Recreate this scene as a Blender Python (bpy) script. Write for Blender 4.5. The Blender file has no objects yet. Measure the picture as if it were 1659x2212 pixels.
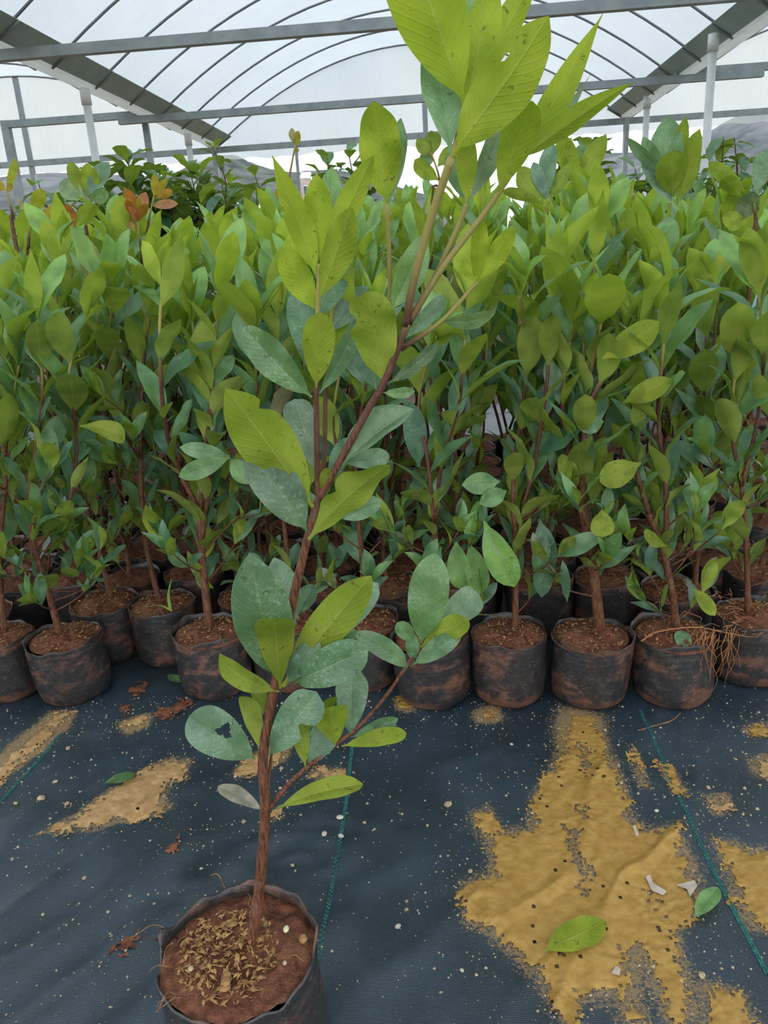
import bpy, math, random
import numpy as np
from mathutils import Vector, Matrix

# ------------------------------------------------------------------ camera, world, exposure
W, H, FPX = 1659, 2212, 1660.0
PITCH, ROLL, HC = math.radians(18.7), math.radians(3.4), 0.91
FW = Vector((0, math.cos(PITCH), -math.sin(PITCH)))
_R0 = Vector((1, 0, 0)); _U0 = Vector((0, math.sin(PITCH), math.cos(PITCH)))
RT = _R0 * math.cos(ROLL) - _U0 * math.sin(ROLL)
UP = _R0 * math.sin(ROLL) + _U0 * math.cos(ROLL)
CAM = Vector((0, 0, HC))

sc = bpy.context.scene
col = sc.collection
cd = bpy.data.cameras.new('camera'); cam = bpy.data.objects.new('camera', cd); col.objects.link(cam)
cd.sensor_fit = 'VERTICAL'; cd.sensor_height = 36.0; cd.sensor_width = 36.0
cd.lens = 36.0 * FPX / H
cd.clip_start = 0.02; cd.clip_end = 3000
cam.matrix_world = Matrix(((RT.x, UP.x, -FW.x, CAM.x), (RT.y, UP.y, -FW.y, CAM.y), (RT.z, UP.z, -FW.z, CAM.z), (0, 0, 0, 1)))
sc.camera = cam
sc.view_settings.view_transform = 'Standard'; sc.view_settings.look = 'None'
sc.view_settings.gamma = 1.0; sc.view_settings.use_curve_mapping = False
sc.view_settings.exposure = 0.0
sc.cycles.use_denoising = True
sc.cycles.max_bounces = 6; sc.cycles.diffuse_bounces = 3; sc.cycles.glossy_bounces = 2
sc.cycles.transmission_bounces = 5; sc.cycles.transparent_max_bounces = 8
sc.cycles.use_adaptive_sampling = True; sc.cycles.adaptive_threshold = 0.05; sc.cycles.adaptive_min_samples = 12
sc.cycles.caustics_reflective = False; sc.cycles.caustics_refractive = False

# overcast sky: the same cloud field all around, a touch of blue between the clouds
wd = bpy.data.worlds.new('overcast_sky'); sc.world = wd; wd.use_nodes = True
nt = wd.node_tree; nt.nodes.clear()
wo = nt.nodes.new('ShaderNodeOutputWorld'); bg = nt.nodes.new('ShaderNodeBackground')
tc = nt.nodes.new('ShaderNodeTexCoord'); nz = nt.nodes.new('ShaderNodeTexNoise')
nz.inputs['Scale'].default_value = 2.6; nz.inputs['Detail'].default_value = 5
cr = nt.nodes.new('ShaderNodeValToRGB')
cr.color_ramp.elements[0].position = 0.36; cr.color_ramp.elements[0].color = (0.66, 0.80, 0.93, 1)
cr.color_ramp.elements[1].position = 0.56; cr.color_ramp.elements[1].color = (0.97, 0.985, 1.0, 1)
nt.links.new(tc.outputs['Generated'], nz.inputs['Vector']); nt.links.new(nz.outputs['Fac'], cr.inputs['Fac'])
nt.links.new(cr.outputs['Color'], bg.inputs['Color']); bg.inputs['Strength'].default_value = 2.2
nt.links.new(bg.outputs[0], wo.inputs[0])

# ------------------------------------------------------------------ helpers
def ray(x, y): return FW + RT * ((x - W / 2) / FPX) + UP * ((H / 2 - y) / FPX)
def onZ(x, y, z=0.0):
    d = ray(x, y); return CAM + d * ((z - HC) / d.z)
def onY(x, y, Y):
    d = ray(x, y); return CAM + d * (Y / d.y)
def lerp(a, b, t): return a + (b - a) * t
def clamp(x, a=0.0, b=1.0): return max(a, min(b, x))

YAW = math.radians(4.8)                                    # the greenhouse axis against the view
def GH(u, v, z): return (u * math.cos(YAW) + v * math.sin(YAW), -u * math.sin(YAW) + v * math.cos(YAW), z)

def mesh(name, verts, faces, mat=None, smooth=True, mats=None, fmi=None):
    m = bpy.data.meshes.new(name); m.from_pydata([tuple(v) for v in verts], [], [tuple(f) for f in faces])
    if mat: m.materials.append(mat)
    if mats:
        for q in mats: m.materials.append(q)
    if fmi is not None: m.polygons.foreach_set('material_index', fmi)
    if smooth: m.polygons.foreach_set('use_smooth', [True] * len(m.polygons))
    return m
def link(name, data, parent=None, loc=None):
    o = bpy.data.objects.new(name, data); col.objects.link(o)
    if parent is not None: o.parent = parent
    if loc is not None: o.location = loc
    return o
def tag(o, label=None, cat=None, group=None, kind=None):
    if label: o['label'] = label
    if cat: o['category'] = cat
    if group: o['group'] = group
    if kind: o['kind'] = kind
    return o
def empty(name, loc=(0, 0, 0)):
    o = bpy.data.objects.new(name, None); col.objects.link(o); o.location = loc; o.empty_display_size = 0.05
    return o

class MB:
    def __init__(s): s.v = []; s.f = []; s.tone = []
    def add(s, vs, fs, tone=0.0):
        k = len(s.v); s.v += [tuple(q) for q in vs]; s.f += [tuple(i + k for i in f) for f in fs]
        s.tone += (tone if isinstance(tone, list) else [tone] * len(vs))
    def box(s, c, ax, ay, az):
        c = Vector(c); ax, ay, az = Vector(ax), Vector(ay), Vector(az)
        vs = [c + ax * i + ay * j + az * k for k in (-1, 1) for j in (-1, 1) for i in (-1, 1)]
        s.add(vs, [(0, 2, 3, 1), (4, 5, 7, 6), (0, 1, 5, 4), (2, 6, 7, 3), (0, 4, 6, 2), (1, 3, 7, 5)])
    def bar(s, a, b, w, h=None):                          # a bar of rectangular section between two points
        h = h or w; a, b = Vector(a), Vector(b); d = (b - a).normalized()
        r = Vector((0, 0, 1)) if abs(d.z) < 0.9 else Vector((0, 1, 0))
        x = d.cross(r).normalized(); z = x.cross(d)
        s.box((a + b) / 2, x * w / 2, (b - a) / 2, z * h / 2)
    def tube(s, pts, rad, n=8, tone=None, cap=True):
        pts = [Vector(p) for p in pts]; m = len(pts)
        if not hasattr(rad, '__len__'): rad = [rad] * m
        vs = []; fs = []; tn = []
        nrm = None
        for i, p in enumerate(pts):
            d = (pts[min(i + 1, m - 1)] - pts[max(i - 1, 0)]).normalized()
            if nrm is None:
                nrm = d.cross(Vector((0.3, 1, 0.2))).normalized()
            nrm = (nrm - d * nrm.dot(d)).normalized(); bn = d.cross(nrm)
            for k in range(n):
                a = 2 * math.pi * k / n
                vs.append(p + (nrm * math.cos(a) + bn * math.sin(a)) * rad[i])
                tn.append(tone[i] if tone else 0.0)
            if i:
                for k in range(n):
                    a0 = (i - 1) * n + k; a1 = (i - 1) * n + (k + 1) % n
                    fs.append((a0, a1, a1 + n, a0 + n))
        if cap:
            fs.append(tuple(range(n - 1, -1, -1))); fs.append(tuple(range((m - 1) * n, m * n)))
        s.add(vs, fs, tn)
    def build(s, name, mat, parent=None, smooth=False, loc=None):
        m = mesh(name, s.v, s.f, mat, smooth)
        a = m.attributes.new('tone', 'FLOAT', 'POINT'); a.data.foreach_set('value', s.tone)
        return link(name, m, parent, loc)

def spline(pts, sub=4):                                   # Catmull-Rom through the points
    P = [Vector(p) for p in pts]
    if len(P) < 3: return [P[0].lerp(P[-1], i / sub) for i in range(sub + 1)]
    Q = [P[0] * 2 - P[1]] + P + [P[-1] * 2 - P[-2]]; out = []
    for i in range(1, len(Q) - 2):
        for k in range(sub):
            t = k / sub; a, b, c, d = Q[i - 1], Q[i], Q[i + 1], Q[i + 2]
            out.append(0.5 * ((2 * b) + (c - a) * t + (2 * a - 5 * b + 4 * c - d) * t * t + (3 * b - a - 3 * c + d) * t ** 3))
    out.append(P[-1]); return out

# value noise on numpy arrays
_rs = np.random.RandomState(7); _tab = _rs.rand(256, 256)
def vnoise(x, y):
    xi = np.floor(x).astype(int); yi = np.floor(y).astype(int); fx = x - xi; fy = y - yi
    fx = fx * fx * (3 - 2 * fx); fy = fy * fy * (3 - 2 * fy)
    g = lambda a, b: _tab[a % 256, b % 256]
    return (g(xi, yi) * (1 - fx) + g(xi + 1, yi) * fx) * (1 - fy) + (g(xi, yi + 1) * (1 - fx) + g(xi + 1, yi + 1) * fx) * fy
def fbm(x, y, o=4):
    s = 0; a = 0.5; t = 0
    for k in range(o):
        s = s + a * vnoise(x * 2 ** k + 17 * k, y * 2 ** k + 5 * k); t += a; a *= 0.55
    return s / t

# ------------------------------------------------------------------ materials
class N:                                                   # tiny node-graph helper
    def __init__(s, name):
        s.m = bpy.data.materials.new(name); s.m.use_nodes = True; s.t = s.m.node_tree; s.t.nodes.clear()
        s.out = s.n('OutputMaterial')
    def n(s, t): return s.t.nodes.new('ShaderNode' + t)
    def set(s, sock, v):
        if isinstance(v, bpy.types.NodeSocket): s.t.links.new(v, sock)
        elif v is not None:
            if hasattr(v, '__len__') and sock.type == 'RGBA' and len(v) == 3: v = (*v, 1)
            sock.default_value = v
    def math(s, op, a, b=None, c=None, cl=False):
        q = s.n('Math'); q.operation = op; q.use_clamp = cl
        s.set(q.inputs[0], a)
        if b is not None: s.set(q.inputs[1], b)
        if c is not None: s.set(q.inputs[2], c)
        return q.outputs[0]
    def mix(s, f, a, b):
        q = s.n('Mix'); q.data_type = 'RGBA'; s.set(q.inputs[0], f); s.set(q.inputs[6], a); s.set(q.inputs[7], b); return q.outputs[2]
    def mul(s, f, a, b):
        q = s.n('Mix'); q.data_type = 'RGBA'; q.blend_type = 'MULTIPLY'; s.set(q.inputs[0], f); s.set(q.inputs[6], a); s.set(q.inputs[7], b); return q.outputs[2]
    def ramp(s, v, lo, hi):                                # smooth 0..1 between lo and hi
        q = s.n('MapRange'); q.interpolation_type = 'SMOOTHSTEP'; q.clamp = True
        s.set(q.inputs[0], v); q.inputs[1].default_value = lo; q.inputs[2].default_value = hi; return q.outputs[0]
    def coord(s, kind='Object'):
        return s.n('TexCoord').outputs[kind]
    def noise(s, vec, scale, detail=3, rough=0.5, dist=0.0):
        q = s.n('TexNoise'); s.set(q.inputs['Vector'], vec); q.inputs['Scale'].default_value = scale
        q.inputs['Detail'].default_value = detail; q.inputs['Roughness'].default_value = rough; q.inputs['Distortion'].default_value = dist
        return q.outputs['Fac']
    def vadd(s, a, b, op='ADD'):
        q = s.n('VectorMath'); q.operation = op; s.set(q.inputs[0], a); s.set(q.inputs[1], b); return q.outputs[0]
    def attr(s, name):
        q = s.n('Attribute'); q.attribute_name = name; return q
    def bump(s, h, strength=0.3, dist=0.002):
        q = s.n('Bump'); q.inputs['Strength'].default_value = strength; q.inputs['Distance'].default_value = dist
        s.set(q.inputs['Height'], h); return q.outputs[0]
    def pbr(s, colr, rough=0.6, spec=0.4, metal=0.0, normal=None):
        b = s.n('BsdfPrincipled'); s.set(b.inputs['Base Color'], colr); s.set(b.inputs['Roughness'], rough)
        s.set(b.inputs['Specular IOR Level'], spec); s.set(b.inputs['Metallic'], metal)
        if normal is not None: s.set(b.inputs['Normal'], normal)
        return b
    def done(s, sh):
        s.t.links.new(sh if isinstance(sh, bpy.types.NodeSocket) else sh.outputs[0], s.out.inputs[0]); return s.m

def leaf_material(name='leaf_tissue', spots=1.5, fine=True):
    """two-sided leaf: glossy blue-green upper face, matt olive underside; object colour = (age, red, dull)"""
    g = N(name)
    oi = g.n('ObjectInfo'); sp = g.n('SeparateColor'); g.set(sp.inputs[0], oi.outputs['Color'])
    age, red, dull = sp.outputs[0], sp.outputs[1], sp.outputs[2]
    rnd = oi.outputs['Random']
    uvn = g.n('UVMap'); uvn.uv_map = 'UVMap'
    su = g.n('SeparateXYZ'); g.set(su.inputs[0], uvn.outputs[0])
    au = g.math('ABSOLUTE', g.math('SUBTRACT', g.math('MULTIPLY', su.outputs[0], 2.0), 1.0))
    v = su.outputs[1]
    off = g.n('CombineXYZ'); g.set(off.inputs[0], g.math('MULTIPLY', rnd, 91.0)); g.set(off.inputs[1], g.math('MULTIPLY', rnd, 37.0))
    vec = g.vadd(g.coord('Object'), off.outputs[0])
    mid = g.math('SUBTRACT', 1.0, g.ramp(au, 0.0, 0.07))
    sv = g.math('SINE', g.math('MULTIPLY', g.math('SUBTRACT', v, g.math('MULTIPLY', au, 0.20)), 88.0))
    vein = g.ramp(sv, 0.55, 1.0)
    n1 = g.noise(vec, 3.0, 3 if fine else 2); n2 = g.noise(vec, 9.0, 4 if fine else 2, 0.6)
    top_m = g.mix(rnd, (0.055, 0.160, 0.085), (0.125, 0.260, 0.185))
    top = g.mix(age, top_m, (0.220, 0.450, 0.080) if fine else (0.300, 0.560, 0.110))
    und_m = g.mix(rnd, (0.175, 0.225, 0.040), (0.270, 0.320, 0.075)) if fine else g.mix(rnd, (0.200, 0.270, 0.055), (0.330, 0.400, 0.110))
    und = g.mix(age, und_m, (0.345, 0.450, 0.028) if fine else (0.480, 0.600, 0.060))
    redc = g.mix(n1, (0.58, 0.060, 0.030), (0.46, 0.13, 0.035))
    top = g.mix(red, top, redc); und = g.mix(red, und, redc)
    dry = g.mix(n2, (0.19, 0.155, 0.105), (0.30, 0.26, 0.20))
    top = g.mix(dull, top, dry); und = g.mix(dull, und, dry)
    # midrib, side veins
    top = g.mix(g.math('MULTIPLY', mid, 0.55), top, (0.22, 0.34, 0.14))
    und = g.mix(g.math('MULTIPLY', mid, 0.60), und, (0.42, 0.47, 0.12))
    top = g.mix(g.math('MULTIPLY', vein, 0.16), top, (0.18, 0.32, 0.14))
    und = g.mix(g.math('MULTIPLY', vein, 0.10), und, (0.30, 0.36, 0.08))
    # mottling, pale dust on the upper face, small brown scabs
    top = g.mul(0.75, top, g.mix(g.ramp(n1, 0.3, 0.7), (0.55, 0.62, 0.58), (1.40, 1.32, 1.30)))
    und = g.mul(0.75, und, g.mix(g.ramp(n1, 0.3, 0.7), (0.68, 0.72, 0.60), (1.28, 1.22, 1.15)))
    dust = g.math('MULTIPLY', g.ramp(g.noise(vec, 26.0, 4, 0.75), 0.50, 0.66), g.math('MULTIPLY', g.ramp(n1, 0.38, 0.60), 0.40 * spots)) if fine else g.math('MULTIPLY', g.ramp(n2, 0.55, 0.75), g.math('MULTIPLY', g.ramp(n1, 0.40, 0.62), 0.35))
    top = g.mix(dust, top, (0.46, 0.54, 0.48))
    if fine: und = g.mix(g.math('MULTIPLY', dust, 0.35), und, (0.42, 0.47, 0.24))
    scab = 0.0 if not fine else g.math('MULTIPLY', g.ramp(g.noise(vec, 15.0, 5, 0.72, 0.6), 0.595, 0.645), g.math('MULTIPLY', g.ramp(n2, 0.45, 0.56), 0.55 * spots))
    if fine: top = g.mix(scab, top, (0.05, 0.035, 0.02)); und = g.mix(scab, und, (0.06, 0.045, 0.02))
    edge = g.ramp(au, 0.955, 1.0)
    top = g.mix(g.math('MULTIPLY', edge, 0.4), top, (0.26, 0.34, 0.14)); und = g.mix(g.math('MULTIPLY', edge, 0.4), und, (0.36, 0.42, 0.12))
    hgt = g.math('ADD', g.math('MULTIPLY', vein, -0.25), g.math('ADD', g.math('MULTIPLY', mid, -0.7), g.math('MULTIPLY', n2, 0.7)))
    bmp = g.bump(hgt, 0.45, 0.0016) if fine else None
    a = g.pbr(top, g.math('ADD', 0.36, g.math('MULTIPLY', dust, 0.5)), 0.75, normal=bmp)
    b = g.pbr(und, 0.60, 0.16, normal=bmp)
    ms = g.n('MixShader'); g.set(ms.inputs[0], g.n('NewGeometry').outputs['Backfacing'])
    g.t.links.new(a.outputs[0], ms.inputs[1]); g.t.links.new(b.outputs[0], ms.inputs[2])
    tr = g.n('BsdfTranslucent'); g.set(tr.inputs[0], g.mix(0.55, und, g.mix(age, (0.14, 0.32, 0.015), (0.46, 0.70, 0.03))))
    m2 = g.n('MixShader'); g.set(m2.inputs[0], g.math('MULTIPLY', g.math('SUBTRACT', 1.0, g.math('MULTIPLY', dull, 0.7)), 0.36))
    g.t.links.new(ms.outputs[0], m2.inputs[1]); g.t.links.new(tr.outputs[0], m2.inputs[2])
    return g.done(m2)

def bark_material():
    g = N('young_bark'); tone = g.attr('tone').outputs['Fac']
    c = g.coord('Object')
    mp = g.n('Mapping'); g.set(mp.inputs[0], c); mp.inputs['Scale'].default_value = (1, 1, 0.16)
    n = g.noise(mp.outputs[0], 420, 4, 0.7); n2 = g.noise(c, 60, 3)
    brown = g.mix(g.ramp(n, 0.35, 0.65), (0.055, 0.022, 0.014), (0.22, 0.085, 0.040))
    brown = g.mix(g.math('MULTIPLY', g.ramp(n2, 0.5, 0.7), 0.45), brown, (0.22, 0.13, 0.085))
    wine = g.mix(g.ramp(n, 0.3, 0.7), (0.070, 0.028, 0.020), (0.150, 0.062, 0.040))
    green = g.mix(n, (0.26, 0.20, 0.065), (0.33, 0.31, 0.085))
    cc = g.mix(g.ramp(tone, 0.25, 0.5), brown, wine); cc = g.mix(g.ramp(tone, 0.62, 0.8), cc, green)
    return g.done(g.pbr(cc, 0.62, 0.3, normal=g.bump(n, 0.7, 0.0015)))

def bag_material():
    g = N('dirty_black_polythene'); oi = g.n('ObjectInfo').outputs['Random']
    off = g.n('CombineXYZ'); g.set(off.inputs[0], g.math('MULTIPLY', oi, 13.0)); g.set(off.inputs[1], g.math('MULTIPLY', oi, 7.0))
    c = g.vadd(g.coord('Object'), off.outputs[0])
    mp = g.n('Mapping'); g.set(mp.inputs[0], c); mp.inputs['Scale'].default_value = (1, 1, 2.2)
    n = g.noise(mp.outputs[0], 11, 5, 0.62, 0.4); n2 = g.noise(c, 46, 4, 0.7); n3 = g.noise(c, 300, 2, 0.7)
    base = g.mix(n2, (0.018, 0.018, 0.020), (0.040, 0.038, 0.038))
    red = g.mix(n2, (0.12, 0.040, 0.020), (0.24, 0.10, 0.055))
    sx = g.n('SeparateXYZ'); g.set(sx.inputs[0], g.coord('Object'))
    low = g.math('MULTIPLY', g.math('SUBTRACT', 1.0, g.ramp(sx.outputs[2], 0.0, 0.05)), 0.10)
    f = g.ramp(g.math('ADD', g.math('ADD', n, low), g.math('MULTIPLY', n2, 0.22)), 0.60, 0.80)
    cc = g.mix(g.math('MULTIPLY', f, 0.75), base, red)
    cc = g.mix(g.math('MULTIPLY', g.ramp(n2, 0.48, 0.72), 0.35), cc, (0.13, 0.095, 0.075))
    cc = g.mix(g.math('MULTIPLY', g.ramp(n3, 0.665, 0.70), 0.6), cc, (0.42, 0.33, 0.22))
    return g.done(g.pbr(cc, g.math('ADD', 0.30, g.math('MULTIPLY', f, 0.4)), 0.6, normal=g.bump(n2, 0.55, 0.004)))

def soil_material():
    g = N('red_potting_soil'); c = g.coord('Object')
    n = g.noise(c, 70, 6, 0.72); n2 = g.noise(c, 18, 3); n3 = g.noise(c, 330, 3, 0.6)
    cc = g.mix(g.ramp(n, 0.3, 0.7), (0.085, 0.032, 0.020), (0.27, 0.105, 0.062))
    cc = g.mix(g.math('MULTIPLY', g.ramp(n2, 0.42, 0.66), 0.4), cc, (0.33, 0.16, 0.085))
    cc = g.mix(g.math('MULTIPLY', g.ramp(n3, 0.62, 0.70), 0.55), cc, (0.46, 0.30, 0.15))
    return g.done(g.pbr(cc, 0.92, 0.15, normal=g.bump(g.math('ADD', n, g.math('MULTIPLY', n3, 0.5)), 1.0, 0.010)))

def plain(name, c1, c2, scale=30, rough=0.6, spec=0.3, metal=0.0, bump=0.0, detail=4):
    g = N(name); n = g.noise(g.coord('Object'), scale, detail, 0.6)
    return g.done(g.pbr(g.mix(g.ramp(n, 0.3, 0.7), c1, c2), rough, spec, metal, g.bump(n, bump, 0.004) if bump else None))

def mat_weed():
    g = N('woven_ground_cover'); c = g.coord('Object'); dust = g.attr('tone').outputs['Fac']
    wv = []
    for ax in ('X', 'Y'):
        q = g.n('TexWave'); q.bands_direction = ax; g.set(q.inputs['Vector'], c); q.inputs['Scale'].default_value = 120; q.inputs['Distortion'].default_value = 0.6
        q.inputs['Detail'].default_value = 1; wv.append(q.outputs['Fac'])
    weave = g.math('MULTIPLY', wv[0], wv[1])
    n = g.noise(c, 5, 5, 0.65); n2 = g.noise(c, 60, 5, 0.75); n3 = g.noise(c, 420, 2, 0.6)
    base = g.mix(g.ramp(n, 0.35, 0.7), (0.009, 0.018, 0.027), (0.024, 0.045, 0.064))
    base = g.mix(g.math('MULTIPLY', weave, 0.30), base, (0.050, 0.088, 0.118))
    base = g.mix(g.math('MULTIPLY', g.ramp(g.noise(c, 2.6, 4, 0.6), 0.52, 0.70), 0.35), base, (0.056, 0.084, 0.106))
    sandc = g.mix(n2, (0.22, 0.130, 0.045), (0.36, 0.235, 0.10))
    fd = g.ramp(g.math('ADD', g.math('MULTIPLY', dust, 0.62), g.math('MULTIPLY', g.noise(c, 190, 4, 0.8), 0.66)), 0.70, 0.82)
    cc = g.mix(g.math('MULTIPLY', fd, 0.80), base, sandc)
    fine = g.ramp(g.math('ADD', n3, g.math('MULTIPLY', dust, 0.06)), 0.705, 0.73)
    cc = g.mix(g.math('MULTIPLY', fine, 0.55), cc, (0.36, 0.27, 0.16))
    hh = g.math('ADD', g.math('MULTIPLY', weave, 0.5), g.math('MULTIPLY', n2, 0.6))
    return g.done(g.pbr(cc, g.math('ADD', 0.40, g.math('MULTIPLY', fd, 0.4)), 0.8, normal=g.bump(hh, 0.45, 0.0016)))

def film_material(name='greenhouse_film', amount=0.30, axis='Y', base=(0.84, 0.90, 0.905)):
    g = N(name); c = g.coord('Object')
    mp = g.n('Mapping'); g.set(mp.inputs[0], c); mp.inputs['Scale'].default_value = (1.0, 8.0, 1.0) if axis == 'Y' else (9.0, 1, 0.35)
    n = g.noise(mp.outputs[0], 1.2, 4, 0.6); n2 = g.noise(c, 0.9, 4, 0.6)
    tint = g.mix(g.ramp(n2, 0.3, 0.7), base, tuple(min(1, q * 1.07) for q in base))
    tint = g.mix(g.math('MULTIPLY', g.ramp(n, 0.5, 0.75), 0.25), tint, tuple(q * 0.88 for q in base))
    tl = g.n('BsdfTranslucent'); g.set(tl.inputs[0], tint); g.set(tl.inputs['Normal'], g.bump(n, 0.5, 0.05))
    tp = g.n('BsdfTransparent'); g.set(tp.inputs[0], (0.95, 0.98, 0.985))
    gl = g.n('BsdfGlossy'); g.set(gl.inputs[0], (0.8, 0.85, 0.85)); gl.inputs['Roughness'].default_value = 0.35
    m = g.n('MixShader'); m.inputs[0].default_value = amount
    g.t.links.new(tl.outputs[0], m.inputs[1]); g.t.links.new(tp.outputs[0], m.inputs[2])
    m2 = g.n('MixShader'); m2.inputs[0].default_value = 0.04
    g.t.links.new(m.outputs[0], m2.inputs[1]); g.t.links.new(gl.outputs[0], m2.inputs[2])
    return g.done(m2)

M = {}
M['leaf'] = leaf_material(); M['leaf_plain'] = leaf_material('leaf_tissue_plain', 1.0, False)
M['bark'] = bark_material(); M['bag'] = bag_material(); M['soil'] = soil_material()
M['weed'] = mat_weed()
M['sand'] = plain('washed_sand', (0.32, 0.178, 0.036), (0.42, 0.255, 0.068), 55, 0.62, 0.35, 0, 0.5, 6)
M['sand2'] = plain('dry_pale_sand', (0.34, 0.200, 0.080), (0.48, 0.31, 0.145), 75, 0.85, 0.2, 0, 0.6, 6)
M['redsoil'] = plain('red_soil_smear', (0.10, 0.035, 0.020), (0.25, 0.095, 0.050), 60, 0.9, 0.2, 0, 0.5, 6)
M['chip'] = plain('dry_husk', (0.15, 0.070, 0.030), (0.42, 0.25, 0.10), 90, 0.85, 0.2)
M['root'] = plain('fibrous_root', (0.26, 0.10, 0.045), (0.46, 0.22, 0.09), 50, 0.85, 0.2)
M['stone'] = plain('pale_stone', (0.40, 0.36, 0.28), (0.60, 0.56, 0.46), 90, 0.8, 0.3)
M['grain'] = plain('sand_grain', (0.25, 0.17, 0.085), (0.52, 0.43, 0.29), 200, 0.8, 0.3)
M['teal'] = plain('teal_marker_thread', (0.012, 0.085, 0.075), (0.035, 0.19, 0.165), 160, 0.6, 0.35)
M['galv'] = plain('galvanised_steel', (0.30, 0.345, 0.365), (0.42, 0.465, 0.48), 6, 0.5, 0.5, 0.35)
M['hoop'] = plain('galvanised_hoop', (0.20, 0.225, 0.235), (0.29, 0.315, 0.325), 6, 0.5, 0.5, 0.3)
M['gutter'] = plain('grey_green_gutter_sheet', (0.33, 0.43, 0.39), (0.42, 0.52, 0.48), 2.5, 0.6, 0.3)
M['pvc'] = plain('white_pvc', (0.78, 0.82, 0.82), (0.88, 0.90, 0.90), 8, 0.4, 0.5)
def translucent_plastic(name, c):
    g = N(name); n = g.noise(g.coord('Object'), 3.0, 4, 0.6); tint = g.mix(n, tuple(q * 0.75 for q in c), c)
    t = g.n('BsdfTranslucent'); g.set(t.inputs[0], tint); d = g.n('BsdfDiffuse'); g.set(d.inputs[0], tint)
    m = g.n('MixShader'); m.inputs[0].default_value = 0.45; g.t.links.new(t.outputs[0], m.inputs[1]); g.t.links.new(d.outputs[0], m.inputs[2]); return g.done(m)
M['strip'] = translucent_plastic('weathered_white_channel', (0.86, 0.87, 0.84))
M['film'] = film_material('roof_film', 0.07, 'Y', (0.385, 0.41, 0.42)); M['wallfilm'] = film_material('gable_film', 0.20, 'X', (0.46, 0.48, 0.48))
M['earth'] = plain('bare_earth', (0.12, 0.085, 0.055), (0.22, 0.17, 0.11), 0.8, 0.95, 0.1)
M['hill'] = plain('haze_grey_hillside', (0.085, 0.095, 0.105), (0.19, 0.195, 0.20), 0.07, 0.95, 0.05, 0, 0.0, 6)  # distance haze put into the base colour as a bluish grey
M['wood'] = plain('haze_grey_trees', (0.05, 0.06, 0.058), (0.14, 0.155, 0.14), 0.25, 0.95, 0.05, 0, 0.0, 6)  # tree green desaturated, haze carried in the colour here too
M['white'] = plain('white_paint', (0.80, 0.81, 0.82), (0.90, 0.90, 0.90), 2, 0.6, 0.3)
M['brick'] = plain('pinkish_render', (0.40, 0.31, 0.28), (0.55, 0.45, 0.41), 1.2, 0.85, 0.2)
M['pane'] = plain('dark_window', (0.05, 0.06, 0.07), (0.09, 0.10, 0.12), 3, 0.2, 0.5)
M['blue'] = plain('pale_blue_tarpaulin', (0.30, 0.52, 0.66), (0.46, 0.66, 0.78), 2.2, 0.5, 0.4, 0, 0.3)
M['grass'] = plain('grass_blade', (0.12, 0.24, 0.04), (0.22, 0.36, 0.07), 30, 0.5, 0.3)
M['seed'] = plain('pale_seed', (0.55, 0.56, 0.28), (0.72, 0.70, 0.42), 200, 0.6, 0.3)
M['dew'] = plain('white_film_scrap', (0.42, 0.34, 0.28), (0.56, 0.47, 0.40), 60, 0.35, 0.5)

# ------------------------------------------------------------------ the setting: greenhouse
BAYW = 6.82; BC = -0.28; AHW = 3.17; ZE = 2.88; ZP = 4.02
V0, V1 = -0.6, 14.1  # roof cut short unseen behind the camera, so open sky adds frontal light
def arch_z(t): return ZP - (ZP - ZE) * t * t
def arch_pts(c, v, n=28, lift=0.0): return [GH(c + AHW * t, v, arch_z(t) + lift) for t in [-1 + 2 * i / n for i in range(n + 1)]]

HOOPV = [14.05 - i * 0.99 for i in range(15)]
for bi, c in enumerate((BC - BAYW, BC, BC + BAYW)):
    side = ('left', 'middle', 'right')[bi]
    # roof film, sagging a little between hoops
    vs = []; fs = []; na = 28; nv = 66
    for j in range(nv + 1):
        v = lerp(V0, V1 + 0.06, j / nv)
        ph = ((14.05 - v) / 0.99) % 1.0
        sag = 0.016 * math.sin(math.pi * ph)
        for i in range(na + 1):
            t = -1 + 2 * i / na
            vs.append(GH(c + AHW * t, v, arch_z(t) + 0.022 - sag * (1 - 0.5 * t * t)))
    for j in range(nv):
        for i in range(na):
            a = j * (na + 1) + i; fs.append((a, a + 1, a + na + 2, a + na + 1))
    o = link('roof_film', mesh('roof_film', vs, fs, M['film'])); tag(o, kind='structure', label='translucent white plastic roof film of the %s greenhouse bay' % side)
    # hoops: one top-level roof frame per bay, each hoop a part
    hf = empty('hoop_frame', GH(c, 7, 0)); tag(hf, 'thin grey steel roof hoops of the %s greenhouse bay' % side, kind='structure')
    for v in HOOPV:
        mb = MB(); mb.tube([Vector(p) - Vector(hf.location) for p in arch_pts(c, v, 26)], 0.0135, 6)
        mb.build('hoop', M['hoop'], hf, True)
    # gable film on the end wall
    vs = []; fs = []; n = 44
    for i in range(n + 1):
        t = -1 + 2 * i / n; u = c + (BAYW / 2) * t
        zt = arch_z(clamp(t * (BAYW / 2) / AHW, -1, 1)) + 0.03
        zb = 2.535 + 0.018 * math.sin(i * 1.9) + 0.01 * math.sin(i * 0.7)
        for k in range(7):
            vs.append(GH(u, V1 + 0.03 + 0.012 * math.sin(i * 0.9 + k), lerp(zb, zt, k / 6)))
    for i in range(n):
        for k in range(6): a = i * 7 + k; fs.append((a, a + 7, a + 8, a + 1))
    o = link('gable_film', mesh('gable_film', vs, fs, M['wallfilm'])); tag(o, kind='structure', label='plastic film closing the gable end of the %s greenhouse bay' % side)
    mb = MB(); mb.bar(GH(c + 0.16, V1, 0), GH(c + 0.16, V1, arch_z(0.05)), 0.075)
    o = mb.build('gable_post', M['galv']); tag(o, kind='structure', label='grey steel post in the middle of the %s gable' % side)

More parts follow.
